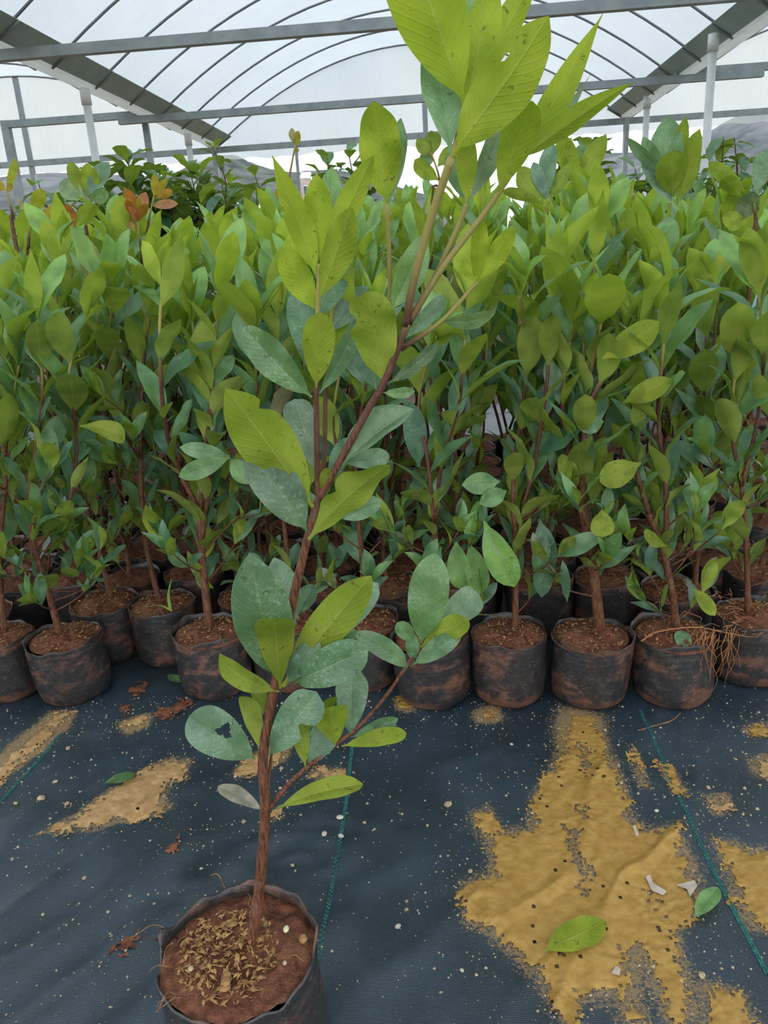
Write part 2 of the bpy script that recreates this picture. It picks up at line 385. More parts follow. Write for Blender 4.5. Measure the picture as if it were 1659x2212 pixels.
# gutters between the bays: sloped flashing, pale channel, hoop feet
for gi, (u, side) in enumerate(((BC - BAYW / 2, 'left'), (BC + BAYW / 2, 'right'))):
    s = 1 if gi == 0 else -1                               # towards the middle bay
    g = empty('roof_gutter', GH(u, 7, 2.75)); tag(g, 'grey-green roof gutter with a pale channel along the %s of the middle bay' % side, kind='structure')
    L = Vector(g.location)
    def strip(name, prof, mat):
        vs = []; fs = []
        for v in (V0, V1):
            for (du, z) in prof: vs.append(Vector(GH(u + s * du, v, z)) - L)
        n = len(prof)
        for i in range(n - 1): fs.append((i, i + 1, n + i + 1, n + i))
        m = mesh(name, vs, fs, mat, False); o = link(name, m, g)
        md = o.modifiers.new('thickness', 'SOLIDIFY'); md.thickness = 0.004
        return o
    strip('flashing', [(0.095, 2.768), (0.30, 2.895)], M['gutter'])
    strip('channel', [(0.095, 2.768), (0.075, 2.742), (-0.075, 2.742), (-0.095, 2.768)], M['strip'])
    strip('flashing', [(-0.095, 2.768), (-0.30, 2.895)], M['gutter'])
    for v in HOOPV:
        for sd in (1, -1):
            mb = MB(); mb.tube([Vector(GH(u + s * sd * 0.31, v, 2.885)) - L, Vector(GH(u + s * sd * 0.08, v, 2.745)) - L], 0.0135, 6)
            mb.build('hoop_foot', M['hoop'], g, True)

# tie beams and the end-wall girt
def beam(label, u0, u1, v, z, w, h):
    mb = MB(); mb.bar(GH(u0, v, z), GH(u1, v, z), w, h); o = mb.build('tie_beam', M['galv']); tag(o, label, kind='structure'); return o
beam('nearest grey steel tie beam crossing the middle bay', -3.98, 3.35, 7.36, 2.70, 0.085, 0.085)
beam('nearest grey steel tie beam of the left bay, behind the gutter', -10.6, -3.90, 7.42, 2.785, 0.085, 0.085)
beam('second grey steel tie beam crossing the middle bay', -4.05, 4.02, 10.83, 2.70, 0.085, 0.085)
beam('second grey steel tie beam of the left bay, behind the gutter', -5.6, -3.7, 10.92, 2.775, 0.085, 0.085)
beam('second grey steel tie beam of the right bay, behind the white pipe', 3.0, 9.9, 10.92, 2.785, 0.085, 0.085)
beam('tie beam of the right bay nearest the camera', 3.0, 9.9, 7.42, 2.785, 0.085, 0.085)
beam('long grey steel girt across the gable end', -10.4, 9.9, V1 - 0.02, 2.69, 0.07, 0.09)

def post(label, u, v, z1, w=0.075, kind='galv'):
    if kind == 'galv':
        mb = MB(); mb.bar(GH(u, v, 0), GH(u, v, z1), w); o = mb.build('steel_post', M['galv']); tag(o, label, kind='structure')
    else:                                                  # a white downpipe with its coupling
        e = empty('downpipe', GH(u, v, 0)); tag(e, label, 'pipe')
        mb = MB(); mb.tube([(0, 0, 0), (0, 0, z1 - 0.10)], w / 2, 14); mb.build('pipe', M['pvc'], e, True)
        mb = MB(); mb.tube([(0, 0, z1 - 0.16), (0, 0, z1)], w / 2 + 0.012, 14); mb.build('coupling', M['pvc'], e, True)
post('white pvc downpipe under the left gutter, nearer one with a cap', -3.70, 9.02, 2.74, 0.085, 'pvc')
post('white pvc downpipe under the left gutter, farther one', -3.66, 12.5, 2.74, 0.085, 'pvc')
post('tall white pvc downpipe under the right gutter, nearer one', 2.86, 9.1, 2.80, 0.085, 'pvc')
post('white pvc downpipe under the right gutter, farther one', 3.04, 12.4, 2.78, 0.085, 'pvc')
post('grey steel column under the left gutter at the second tie beam', -3.80, 11.1, 2.69)
post('grey steel column under the second tie beam of the left bay', -5.62, 10.92, 2.82, 0.10)
post('grey steel column at the gable end under the left gutter', -3.69, V1 - 0.05, 2.74)
post('grey steel column at the gable end under the right gutter', 3.13, V1 - 0.05, 2.74)
post('grey steel column standing between the far saplings', -2.3, V1 - 0.02, 2.66, 0.05)

# ------------------------------------------------------------------ ground
def big_ground():
    n = 24; R_ = 900.0; vs = [(0, 0, -0.012)]; fs = []
    rings = [1.5, 6, 20, 60, 200, R_]
    for r_ in rings:
        for k in range(n): a = 2 * math.pi * k / n; vs.append((r_ * math.cos(a), r_ * math.sin(a), -0.012))
    for k in range(n): fs.append((0, 1 + k, 1 + (k + 1) % n))
    for j in range(len(rings) - 1):
        for k in range(n):
            a = 1 + j * n + k; b = 1 + j * n + (k + 1) % n; fs.append((a, b, b + n, a + n))
    o = link('ground', mesh('ground', vs, fs, M['earth'])); tag(o, kind='structure', label='bare earth around the greenhouse')
big_ground()

def poly_sdf(poly, X, Y):
    """signed distance, positive inside"""
    d = np.full(X.shape, 1e9); ins = np.zeros(X.shape, bool); n = len(poly)
    for i in range(n):
        ax, ay = poly[i]; bx, by = poly[(i + 1) % n]
        ex, ey = bx - ax, by - ay; wx, wy = X - ax, Y - ay
        t = np.clip((wx * ex + wy * ey) / (ex * ex + ey * ey + 1e-12), 0, 1)
        d = np.minimum(d, (wx - ex * t) ** 2 + (wy - ey * t) ** 2)
        c = ((ay > Y) != (by > Y)) & (X < (bx - ax) * (Y - ay) / ((by - ay) if by != ay else 1e-12) + ax)
        ins ^= c
    d = np.sqrt(d); return np.where(ins, d, -d)

SAND = {
 'main': [(1238, 1545), (1285, 1558), (1300, 1590), (1320, 1640), (1350, 1705), (1362, 1755), (1392, 1795), (1462, 1783), (1478, 1822), (1510, 1890), (1505, 1960), (1458, 2020),
          (1478, 2090), (1502, 2150), (1495, 2240), (1452, 2240), (1402, 2110), (1372, 2048), (1374, 2100), (1398, 2240), (1352, 2240), (1330, 2155), (1252, 2165), (1232, 2240),
          (1205, 2180), (1170, 2130), (1110, 2062), (1060, 2020), (1010, 1990), (1000, 1925), (1008, 1905), (1060, 1890), (1064, 1850), (1020, 1762), (1053, 1745), (1076, 1792),
          (1148, 1792), (1152, 1722), (1185, 1680), (1206, 1640), (1216, 1590)],
 'left': [(85, 1802), (170, 1757), (225, 1712), (262, 1698), (310, 1665), (370, 1640), (407, 1643), (402, 1688), (366, 1690), (360, 1728), (378, 1744), (342, 1762), (300, 1776), (240, 1780), (208, 1792), (150, 1796)],
 'strip': [(108, 1541), (162, 1540), (130, 1580), (62, 1638), (-20, 1710), (-20, 1668), (55, 1600), (95, 1565)],
 'mid': [(503, 1670), (532, 1643), (560, 1625), (622, 1598), (616, 1640), (582, 1660), (552, 1676), (520, 1681)],
 'mid2': [(658, 1680), (690, 1655), (752, 1664), (746, 1680), (692, 1686)],
 'small': [(268, 1566), (300, 1550), (320, 1554), (312, 1571), (280, 1580)],
 'right': [(1543, 1814), (1600, 1824), (1700, 1850), (1700, 2020), (1622, 2002), (1590, 1940), (1568, 1880)],
 'r2': [(1518, 1720), (1576, 1714), (1582, 1750), (1540, 1762)],
 'r3': [(1608, 1572), (1690, 1564), (1690, 1592), (1624, 1592)],
 'r4': [(1622, 1640), (1690, 1630), (1690, 1690), (1632, 1672)],
 'r5': [(1528, 2122), (1600, 2150), (1645, 2240), (1535, 2240)],
 'r6': [(1422, 1648), (1458, 1660), (1482, 1722), (1458, 1712)],
 'r7': [(1358, 1612), (1376, 1620), (1404, 1706), (1388, 1706)],
 'bagfoot': [(855, 1508), (882, 1500), (890, 1535), (866, 1530)],
 'bagfoot2': [(1038, 1535), (1062, 1530), (1072, 1550), (1046, 1552)],
 'stemfoot': [(584, 1755), (606, 1748), (606, 1772), (588, 1776)],
}
HOLES = {'main': [[(1254, 1612), (1272, 1615), (1274, 1668), (1258, 1675)], [(1214, 1782), (1232, 1790), (1262, 1880), (1268, 1935), (1256, 1930), (1236, 1850)],
                  [(1256, 1750), (1270, 1752), (1266, 1772), (1250, 1766)], [(1402, 1935), (1432, 1945), (1428, 1985), (1410, 1975)]]}
LBL = {'main': 'broad tan fan of wet sand washed across the mat', 'left': 'pale tan sand patch with a leaf on its edge, beside the foreground bag',
 'strip': 'narrow diagonal strip of sand at the mat edge below a leaning bag', 'mid': 'sand patch behind the thin foreground stem', 'mid2': 'small sand patch beside the teal line behind the side twig',
 'small': 'tiny sand heap below the red soil smears', 'right': 'sand patch at the edge of the frame beyond the teal line', 'r2': 'rounded sand blot just outside the teal line',
 'r3': 'orange sand blot at the frame edge near the bags', 'r4': 'pale sand blot at the frame edge above the large one', 'r5': 'speckled sand patch in the bottom corner',
 'r6': 'slim sand streak alongside the teal line', 'r7': 'slim sand streak above the broad fan', 'bagfoot': 'sand at the foot of a front bag, beside the leafy twig',
 'bagfoot2': 'sand between the feet of two front bags', 'stemfoot': 'little crumb of sand at the twig fork'}
def gpoly(pp): return [(q.x, q.y) for q in (onZ(x, y) for x, y in pp)]

def mat_height(X, Y):
    """folds of the woven mat (metres)"""
    a = fbm(X * 2.2 + 3, Y * 2.2 + 1, 3); r1 = np.abs(fbm((X * 0.9 - Y * 0.6) * 7 + 9, (X * 0.6 + Y * 0.9) * 2 + 4, 3) - 0.5)
    h = 0.008 * (a - 0.5) + 0.006 * np.maximum(0, 0.06 - r1) / 0.06 * (a > 0.3)
    cx, cy = onZ(640, 1850).x, onZ(640, 1850).y
    rr = np.hypot((X - cx) * 0.7, (Y - cy) * 1.6)
    h = h + 0.0040 * np.sin(rr * 95 + 3 * fbm(X * 6, Y * 6, 2)) * np.exp(-(rr / 0.12) ** 2)
    # diagonal drag folds in the near corner
    d = (X * 0.75 - Y * 0.66)
    h = h + 0.0085 * np.sin(d * 60 + 5 * fbm(X * 4, Y * 4, 3)) * np.exp(-(((X + 0.45) / 0.30) ** 2 + ((Y - 0.75) / 0.28) ** 2))
    return h
def zmat(x, y): return float(mat_height(np.array([[x]]), np.array([[y]]))[0, 0])

allp = {k: gpoly(v) for k, v in SAND.items()}
x0, x1, y0, y1 = -2.6, 2.8, -1.0, 4.6; st = 0.016
gx = np.arange(x0, x1, st); gy = np.arange(y0, y1, st); X, Y = np.meshgrid(gx, gy)
Zm = mat_height(X, Y)
dust = np.zeros(X.shape)
for k, pl in allp.items():
    dust = np.maximum(dust, np.exp(np.minimum(poly_sdf(pl, X, Y), 0) / (0.05 if k in ('main', 'right', 'r5', 'r4') else 0.025)))
dust = dust * 0.75 + 0.38 * np.exp(-((Y - 1.36) / 0.10) ** 2) * fbm(X * 9, Y * 9) * 1.2
ny, nx = X.shape
idx = np.arange(nx * ny).reshape(ny, nx)
F_ = np.stack([idx[:-1, :-1], idx[:-1, 1:], idx[1:, 1:], idx[1:, :-1]], -1).reshape(-1, 4)
def np_mesh(name, V, F4, mat, tone=None, smooth=True):
    m = bpy.data.meshes.new(name); m.vertices.add(len(V)); m.vertices.foreach_set('co', np.asarray(V, np.float32).ravel())
    nf, k = F4.shape; m.loops.add(nf * k); m.loops.foreach_set('vertex_index', F4.astype(np.int32).ravel())
    m.polygons.add(nf); m.polygons.foreach_set('loop_start', np.arange(0, nf * k, k, dtype=np.int32)); m.polygons.foreach_set('loop_total', np.full(nf, k, np.int32))
    m.polygons.foreach_set('use_smooth', np.full(nf, smooth)); m.materials.append(mat)
    if tone is not None:
        a = m.attributes.new('tone', 'FLOAT', 'POINT'); a.data.foreach_set('value', np.asarray(tone, np.float32).ravel())
    m.update(calc_edges=True); m.validate(); return m
floor = link('floor', np_mesh('floor', np.stack([X.ravel(), Y.ravel(), Zm.ravel()], -1), F_, M['weed'], dust))
tag(floor, kind='structure', label='dark blue-black woven weed mat dusted with sand')

def sand_patch(key, mat, grow=0.0):
    pl = allp[key]; a = np.array(pl); s_ = 0.0026 if key in ('main', 'left') else 0.0024
    xx = np.arange(max(a[:, 0].min() - 0.03, -1.6), min(a[:, 0].max() + 0.03, 1.5), s_); yy = np.arange(max(a[:, 1].min() - 0.03, 0.3), a[:, 1].max() + 0.03, s_)
    XX, YY = np.meshgrid(xx, yy)
    sd = poly_sdf(pl, XX, YY)
    for h in HOLES.get(key, []): sd = np.minimum(sd, -poly_sdf(gpoly(h), XX, YY) + 0.002)
    n = fbm(XX * 28 + 3, YY * 28, 5) - 0.5; n2 = fbm(XX * 110, YY * 110, 3) - 0.5
    n3 = fbm(XX * 230 + 7, YY * 230 + 3, 2) - 0.5
    q = sd + n * 0.042 + n2 * 0.026 + n3 * 0.030 + grow
    keep = (q > 0) & ~((n2 + 0.6 * n3 > 0.43) & (n > -0.02))
    hz = mat_height(XX, YY) + 0.0004 + 0.0035 * np.clip(q / 0.03, 0, 1) ** 0.6 * (0.55 + 0.9 * (n + 0.5)) + 0.0012 * n2 * (q > 0.004)
    cell = keep[:-1, :-1] & keep[:-1, 1:] & keep[1:, 1:] & keep[1:, :-1]
    if not cell.any(): return
    ix = np.arange(XX.size).reshape(XX.shape)
    F4 = np.stack([ix[:-1, :-1][cell], ix[:-1, 1:][cell], ix[1:, 1:][cell], ix[1:, :-1][cell]], -1)
    us, inv = np.unique(F4, return_inverse=True)
    V = np.stack([XX.ravel()[us], YY.ravel()[us], hz.ravel()[us]], -1)
    o = link('sand_patch', np_mesh('sand_patch', V, inv.reshape(-1, 4), mat)); tag(o, LBL[key], 'sand', 'sand patches on the mat', 'stuff')
for k in SAND: sand_patch(k, M['sand'] if k in ('main', 'right', 'r5', 'r3', 'r6', 'r7', 'bagfoot', 'bagfoot2') else M['sand2'])
# red soil smears on the mat
for i, (pp, lb) in enumerate((([(278, 1492), (300, 1478), (318, 1482), (312, 1500), (288, 1506)], 'brick-red soil smear on the mat between two bags'),
               ([(262, 1525), (274, 1516), (276, 1545), (268, 1552)], 'small brick-red soil streak above the tiny sand heap'),
               ([(330, 1545), (400, 1512), (410, 1522), (350, 1560)], 'thin red soil smear in front of the middle bags'),
               ([(368, 1845), (385, 1815), (398, 1808), (384, 1842)], 'short reddish streak on the bare mat'),
               ([(225, 2055), (270, 2030), (330, 2010), (335, 2022), (280, 2050), (240, 2068)], 'faint red soil smear beside the foreground bag'))):
    key = 'red%d' % i; SAND[key] = pp; allp[key] = gpoly(pp); LBL[key] = lb; sand_patch(key, M['redsoil'], 0.003)

# loose grains, too many to count
def grains():
    rng = np.random.RandomState(5); n = 16000
    xs = rng.uniform(-1.0, 1.0, n); ys = rng.uniform(0.45, 1.5, n)
    w = np.zeros(n)
    for k, pl in allp.items():
        w = np.maximum(w, np.exp(np.minimum(poly_sdf(pl, xs[None], ys[None])[0], 0) / 0.06))
    keep = rng.rand(n) < (0.16 + 0.75 * w); xs = xs[keep]; ys = ys[keep]; n = len(xs)
    r = rng.gamma(2.0, 0.00042, n) + 0.0004
    base = np.array([(1, 0, 0), (0, 1, 0), (-1, 0, 0), (0, -1, 0), (0, 0, 1)], float)
    zz = mat_height(xs[None], ys[None])[0]
    ang = rng.rand(n) * 6.28
    V = np.zeros((n, 5, 3)); c, s = np.cos(ang), np.sin(ang)
    for i, b in enumerate(base):
        V[:, i, 0] = xs + r * (b[0] * c - b[1] * s) * rng.uniform(.7, 1.3, n); V[:, i, 1] = ys + r * (b[0] * s + b[1] * c) * rng.uniform(.7, 1.3, n); V[:, i, 2] = zz + 0.0002 + r * b[2]
    f = np.array([(0, 1, 4), (1, 2, 4), (2, 3, 4), (3, 0, 4)]); Fx = (f[None] + (np.arange(n) * 5)[:, None, None]).reshape(-1, 3)
    o = link('sand_grains', np_mesh('sand_grains', V.reshape(-1, 3), Fx, M['grain'], smooth=False)); tag(o, 'loose sand grains sprinkled over the mat', 'sand', kind='stuff')
grains()

# teal marker threads woven into the mat (parts of the floor)
def marker(pa, pb, mid=None):
    a, b = onZ(*pa), onZ(*pb); pts = [a, onZ(*mid), b] if mid else [a, b]
    P = spline(pts, 60) if mid else [a.lerp(b, i / 80) for i in range(81)]
    mb = MB(); Ltot = sum((P[i + 1] - P[i]).length for i in range(len(P) - 1)); step = 0.0062; n = int(Ltot / step); acc = 0; j = 0
    for k in range(n):
        t = k / n * (len(P) - 1); j = min(int(t), len(P) - 2); p = P[j].lerp(P[j + 1], t - j); d = (P[j + 1] - P[j]).normalized(); sdv = Vector((-d.y, d.x, 0))
        for q in (-1, 1):
            c = p + sdv * q * 0.0016 + d * (step * 0.5 if q > 0 else 0); z = zmat(c.x, c.y) + 0.0006
            mb.box((c.x, c.y, z), d * 0.0020, sdv * 0.0013, Vector((0, 0, 0.0006)))
    o = mb.build('marker_thread', M['teal'], floor); o['kind'] = 'stuff'; o['label'] = 'teal marker stitching woven in a line through the mat'
marker((762, 1600), (640, 2330), (738, 1800)); marker((1383, 1535), (1660, 2110), (1512, 1820)); marker((135, 1590), (-60, 1800))

# ------------------------------------------------------------------ leaves
def leaf_mesh(name, nl=9, nw=2, width=0.36, pk=0.52, fold=0.35, arch=0.3, twist=0.0, wave=0.0, seed=0, q=0.85, petiole=0.06, bites=(), holes=(), skew=0.0, curl=0.0, mat=None):
    """unit-length leaf along +Y (chord 0..1), upper face +Z; fold lifts the margins, arch bends the tip down"""
    rg = random.Random(seed); pe = 0.80; qe = pe * (1 - pk) / pk * q / 0.85
    nrm = (pk ** pe) * ((1 - pk) ** qe); ctr = []
    y = z = 0.0; ds = 1.0 / nl
    for j in range(nl + 1):
        ctr.append((y, z)); v = (j + 0.5) / nl; th = -arch * (v - 0.5) * 2 + 0.06 * math.sin(7 * v + seed) - curl * max(0, v - 0.72) * 6
        y += math.cos(th) * ds; z += math.sin(th) * ds
    ye, ze = ctr[-1]; a = math.atan2(ze, ye); L = math.hypot(ye, ze)
    ctr = [((cy * math.cos(a) + cz * math.sin(a)) / L, (-cy * math.sin(a) + cz * math.cos(a)) / L) for cy, cz in ctr]
    vs = []; uv = []; ph = rg.random() * 6
    for j in range(nl + 1):
        v = j / nl
        vv = clamp((v - petiole) / (1 - petiole)); w = width / 2 * (vv ** pe) * ((1 - vv) ** qe) / nrm if vv > 0 else 0
        w *= 1 - 0.35 * math.exp(-(1 - v) / 0.05)
        w = max(w, 0.013 if v < 0.5 else 0.003)
        cy, cz = ctr[j]; tw = twist * (v - 0.3)
        for i in range(-nw, nw + 1):
            s = i / nw; ww = w
            for (bv, bs, depth, size) in bites:             # bites out of the margin
                if s * bs > 0: ww *= 1 - depth * math.exp(-((v - bv) / size) ** 2)
            x = ww * s * (1 + skew * s); h = fold * abs(x) * (1 - 0.3 * abs(s)) + wave * ww * math.sin(v * 15 + ph + (1.5 if s > 0 else 0)) * abs(s) ** 1.5
            ca, sa = math.cos(tw), math.sin(tw); vs.append((x * ca - h * sa, cy, cz + x * sa + h * ca)); uv.append((0.5 + 0.5 * s, v))
    fs = []; m_ = 2 * nw + 1
    for j in range(nl):
        for i in range(2 * nw):
            k = j * m_ + i; s = (i + 0.5) / nw - 1; v = (j + 0.5) / nl
            if any(math.hypot((v - hv) / ra, (s - hs) / rb) < 1 + 0.28 * math.sin(3 * math.atan2((v - hv) / ra, (s - hs) / rb) + 1) + 0.1 * math.sin(7 * math.atan2((v - hv) / ra, (s - hs) / rb)) for (hv, hs, ra, rb) in holes): continue
            fs.append((k, k + 1, k + m_ + 1, k + m_))
    m = mesh(name, vs, fs, mat or M['leaf'])
    ul = m.uv_layers.new(name='UVMap'); li = np.zeros(len(m.loops), np.int32); m.loops.foreach_get('vertex_index', li)
    ul.data.foreach_set('uv', np.array(uv)[li].ravel())
    return m
LV = [leaf_mesh('leaf_blade', 9, 2, w, pk, fo, ar, tw, wa, i, q=qq, mat=M['leaf_plain']) for i, (w, pk, fo, ar, tw, wa, qq) in enumerate((
    (0.32, 0.50, 0.30, 0.25, 0.1, 0.05, 1.0), (0.38, 0.54, 0.22, 0.10, -0.2, 0.08, 0.9), (0.28, 0.46, 0.45, 0.40, 0.2, 0.0, 1.1), (0.42, 0.56, 0.25, -0.10, 0.0, 0.10, 0.85),
    (0.34, 0.52, 0.55, 0.30, -0.3, 0.06, 1.0), (0.36, 0.54, 0.35, 0.55, 0.25, 0.12, 0.95), (0.26, 0.45, 0.30, 0.15, 0.35, 0.0, 1.1), (0.40, 0.52, 0.18, 0.35, -0.1, 0.12, 0.95)))]
LV_DROOP = [leaf_mesh('leaf_blade', 8, 2, w, pk, fo, ar, tw, wa, 40 + i, mat=M['leaf_plain']) for i, (w, pk, fo, ar, tw, wa) in enumerate((
    (0.40, 0.42, 0.5, 0.7, 0.1, 0.1), (0.46, 0.45, 0.4, 0.55, -0.2, 0.15), (0.36, 0.40, 0.7, 0.85, 0.15, 0.1)))]
LV_ROUND = [leaf_mesh('leaf_blade', 7, 2, w, pk, fo, ar, tw, wa, 60 + i, q=0.6, mat=M['leaf_plain']) for i, (w, pk, fo, ar, tw, wa) in enumerate((
    (0.58, 0.50, 0.3, 0.3, 0.1, 0.1), (0.66, 0.52, 0.25, 0.2, -0.2, 0.1), (0.54, 0.48, 0.45, 0.5, 0.15, 0.1)))]

def place_leaf(parent, ploc, base, d, n, length, data, colr, wscale=1.0):
    d = d.normalized(); n = (n - d * n.dot(d)).normalized(); x = d.cross(n)
    o = bpy.data.objects.new('leaf', data); col.objects.link(o); o.parent = parent
    b = base - ploc
    o.matrix_basis = Matrix(((x.x * length * wscale, d.x * length, n.x * length, b.x), (x.y * length * wscale, d.y * length, n.y * length, b.y), (x.z * length * wscale, d.z * length, n.z * length, b.z), (0, 0, 0, 1)))
    o.color = (*colr, 1.0)
    return o

# ------------------------------------------------------------------ grow bags
def bag_mesh(seed, r=0.08, h=0.145, seg=40, rim=0.008, lean=0.0, flare=0.0):
    rg = random.Random(seed); vs = []; fs = []; ph = [rg.random() * 6.28 for _ in range(8)]
    prof = [(0.0, 0.80), (0.012, 0.93), (0.035, 0.985), (0.06, 1.0)] + [(lerp(0.068, h - 0.002, k / 17), 1.0) for k in range(18)] + [(h, 1.0)]
    inner = [(h - 0.001, 0.975), (h - 0.018, 0.965), (h - 0.034, 0.96)]
    rows = [(z, s, False) for z, s in prof] + [(z, s, True) for z, s in inner]
    for (z, s, inn) in rows:
        t = z / h
        for k in range(seg):
            a = 2 * math.pi * k / seg
            w = 1 + 0.022 * math.sin(2 * a + ph[0]) + 0.018 * math.sin(3 * a + ph[1]) * (1 - 0.4 * t) + 0.010 * math.sin(5 * a + ph[2] + 3 * t)
            w += 0.009 * math.sin(z * 520 + 2.2 * math.sin(2 * a + ph[3])) * clamp((t - 0.5) * 3) * (0 if inn else 1)
            w += 0.012 * math.sin(7 * a + ph[4] + z * 60) * (1 - t) + flare * max(0, t - 0.8) * 5 * (0.5 + 0.5 * math.sin(a * 2 + ph[5]))
            rr = r * s * w
            zz = z + (rim * (0.5 * math.sin(2 * a + ph[5]) + 0.4 * math.sin(5 * a + ph[6]) + 0.25 * math.sin(11 * a + ph[7])) * clamp((t - 0.7) / 0.3))
            vs.append((rr * math.cos(a) + lean * z, rr * math.sin(a), zz))
    for j in range(len(rows) - 1):
        for k in range(seg):
            a = j * seg + k; b = j * seg + (k + 1) % seg; fs.append((a, b, b + seg, a + seg))
    fs.append(tuple(range(seg - 1, -1, -1)))
    return mesh('grow_bag', vs, fs, M['bag'])
def soil_mesh(seed, r=0.078, h=0.145, depth=0.009, dome=0.016, rings=14, seg=36, rough=0.009, wall=None):
    vs = [(0, 0, h - depth + dome)]; fs = []
    for j in range(1, rings + 1):
        t = j / rings
        for k in range(seg):
            a = 2 * math.pi * k / seg; rw = r * (wall(a) if wall else 1); x, y = rw * t * math.cos(a), rw * t * math.sin(a)
            n = float(fbm(np.array([x * 55 + seed * 3.1 + 50]), np.array([y * 55 + 50]), 4)[0]) - 0.5
            vs.append((x, y, h - depth + dome * (1 - t * t) + n * rough * 2.2 * (1 - 0.6 * t ** 6)))
    for k in range(seg): fs.append((0, 1 + k, 1 + (k + 1) % seg))
    for j in range(rings - 1):
        for k in range(seg):
            a = 1 + j * seg + k; b = 1 + j * seg + (k + 1) % seg; fs.append((a, a + seg, b + seg, b))
    return mesh('soil', vs, fs, M['soil'])
def litter_mesh(seed, n, r, z0, dome, sz=(0.003, 0.010), spread=(0, 0)):
    rg = random.Random(seed); mb = MB()
    for _ in range(n):
        a = rg.random() * 6.28; q = math.sqrt(rg.random()) * r * 0.92; x, y = q * math.cos(a) + spread[0], q * math.sin(a) + spread[1]
        if math.hypot(x, y) > r * 0.95: continue
        z = z0 + dome * (1 - (math.hypot(x, y) / r) ** 2) + rg.uniform(0.001, 0.005)
        L = rg.uniform(*sz); w = L * rg.uniform(0.2, 0.6); az = rg.random() * 6.28; el = rg.uniform(-0.5, 0.5)
        d = Vector((math.cos(az) * math.cos(el), math.sin(az) * math.cos(el), math.sin(el))); s = Vector((-math.sin(az), math.cos(az), rg.uniform(-0.5, 0.5))).normalized(); u = d.cross(s)
        c = Vector((x, y, z)); b = c + u * w * 0.5
        mb.add([c - d * L / 2, c + s * w / 2 + u * w * 0.25, c + d * L / 2, c - s * w / 2 + u * w * 0.25, b], [(0, 1, 4), (1, 2, 4), (2, 3, 4), (3, 0, 4), (0, 3, 2, 1)])
    return mb
BAGS = [bag_mesh(11 + i, lean=0.06 * (i % 3 - 1)) for i in range(6)]
SOILS = [soil_mesh(3 + i) for i in range(4)]
_lit = []
for i in range(4):
    mb = litter_mesh(90 + i, 190, 0.076, 0.136, 0.016, (0.003, 0.011)); m = mesh('husk_litter', mb.v, mb.f, M['chip'], False); _lit.append(m)

# ------------------------------------------------------------------ saplings of the block
def stem_obj(parent, ploc, pts, r0, r1, tone0, tone1, name='stem', n=7, sub=4):
    P = spline(pts, sub); k = len(P)
    mb = MB(); mb.tube([p - ploc for p in P], [lerp(r0, r1, i / (k - 1)) for i in range(k)], n, [lerp(tone0, tone1, i / (k - 1)) for i in range(k)])
    return mb.build(name, M['bark'], parent, True), P

def arc(P, t):
    """point and tangent at fraction t of polyline length"""
    L = [0.0]
    for i in range(len(P) - 1): L.append(L[-1] + (P[i + 1] - P[i]).length)
    s = t * L[-1]
    for i in range(len(P) - 1):
        if s <= L[i + 1] or i == len(P) - 2:
            q = clamp((s - L[i]) / max(1e-9, L[i + 1] - L[i])); return P[i].lerp(P[i + 1], q), (P[i + 1] - P[i]).normalized()
def plen(P): return sum((P[i + 1] - P[i]).length for i in range(len(P) - 1))

def leaf_color(rg, z, terminal, top, red=0.0):
    age = clamp((z - 0.40) / (top - 0.40)) ** 1.5 * 0.60 + rg.uniform(-0.16, 0.22) + (0.20 if terminal else 0)
    rd = 0.0
    if red > 0 and terminal: rd = clamp(rg.gauss(red, 0.2))
    dl = 0.0
    if rg.random() < 0.015: dl = rg.uniform(0.4, 0.9)
    return (clamp(age), rd, dl)

def dress(rg, part, ploc, P, top, t0=0.1, size=(0.085, 0.125), step=0.058, skip=0.10, red=0.0, zmin=0.0, lib=None, elev=(36, 68), term=4):
    """opposite pairs of ascending leaves along a shoot and an upright terminal cluster"""
    lib = lib or LV; L = plen(P); n = max(1, int(L * (1 - t0) / step)); az = rg.random() * 6.28; cnt = 0
    for k in range(n):
        t = t0 + (1 - t0) * (k + rg.uniform(0.1, 0.6)) / n * 0.96; p, tg = arc(P, t); az += math.pi / 2 + rg.uniform(-0.4, 0.4)
        for sgn in (0, math.pi):
            if rg.random() < skip or p.z < zmin: continue
            put_leaf(rg, part, ploc, p, tg, az + sgn + rg.uniform(-0.25, 0.25), math.radians(rg.uniform(*elev)), rg.uniform(*size) * (0.85 + 0.15 * t), leaf_color(rg, p.z, False, top), lib); cnt += 1
    p, tg = P[-1], (P[-1] - P[-2]).normalized(); az = rg.random() * 6.28
    for k in range(term + (rg.random() < 0.5)):
        put_leaf(rg, part, ploc, p, tg, az + k * 2.2 + rg.uniform(-0.3, 0.3), math.radians(rg.uniform(52, 82)), rg.uniform(size[0] * 0.85, size[1]), leaf_color(rg, p.z, True, top, red), lib)
def put_leaf(rg, part, ploc, p, tg, az, el, ln, colr, lib):
    # frame of the shoot: leaf leaves the shoot at angle (90 - el) from its tangent
    z = tg.lerp(Vector((0, 0, 1)), 0.35).normalized(); x = z.cross(Vector((0.13, 0.97, 0.2))).normalized(); y = z.cross(x)
    o_ = x * math.cos(az) + y * math.sin(az); d = o_ * math.cos(el) + z * math.sin(el); nn = z * math.cos(el) - o_ * math.sin(el)
    a = rg.gauss(0, 0.3); s = d.cross(nn); nn = nn * math.cos(a) + s * math.sin(a)
    place_leaf(part, ploc, p, d, nn, ln, rg.choice(lib), colr, rg.uniform(0.88, 1.12))

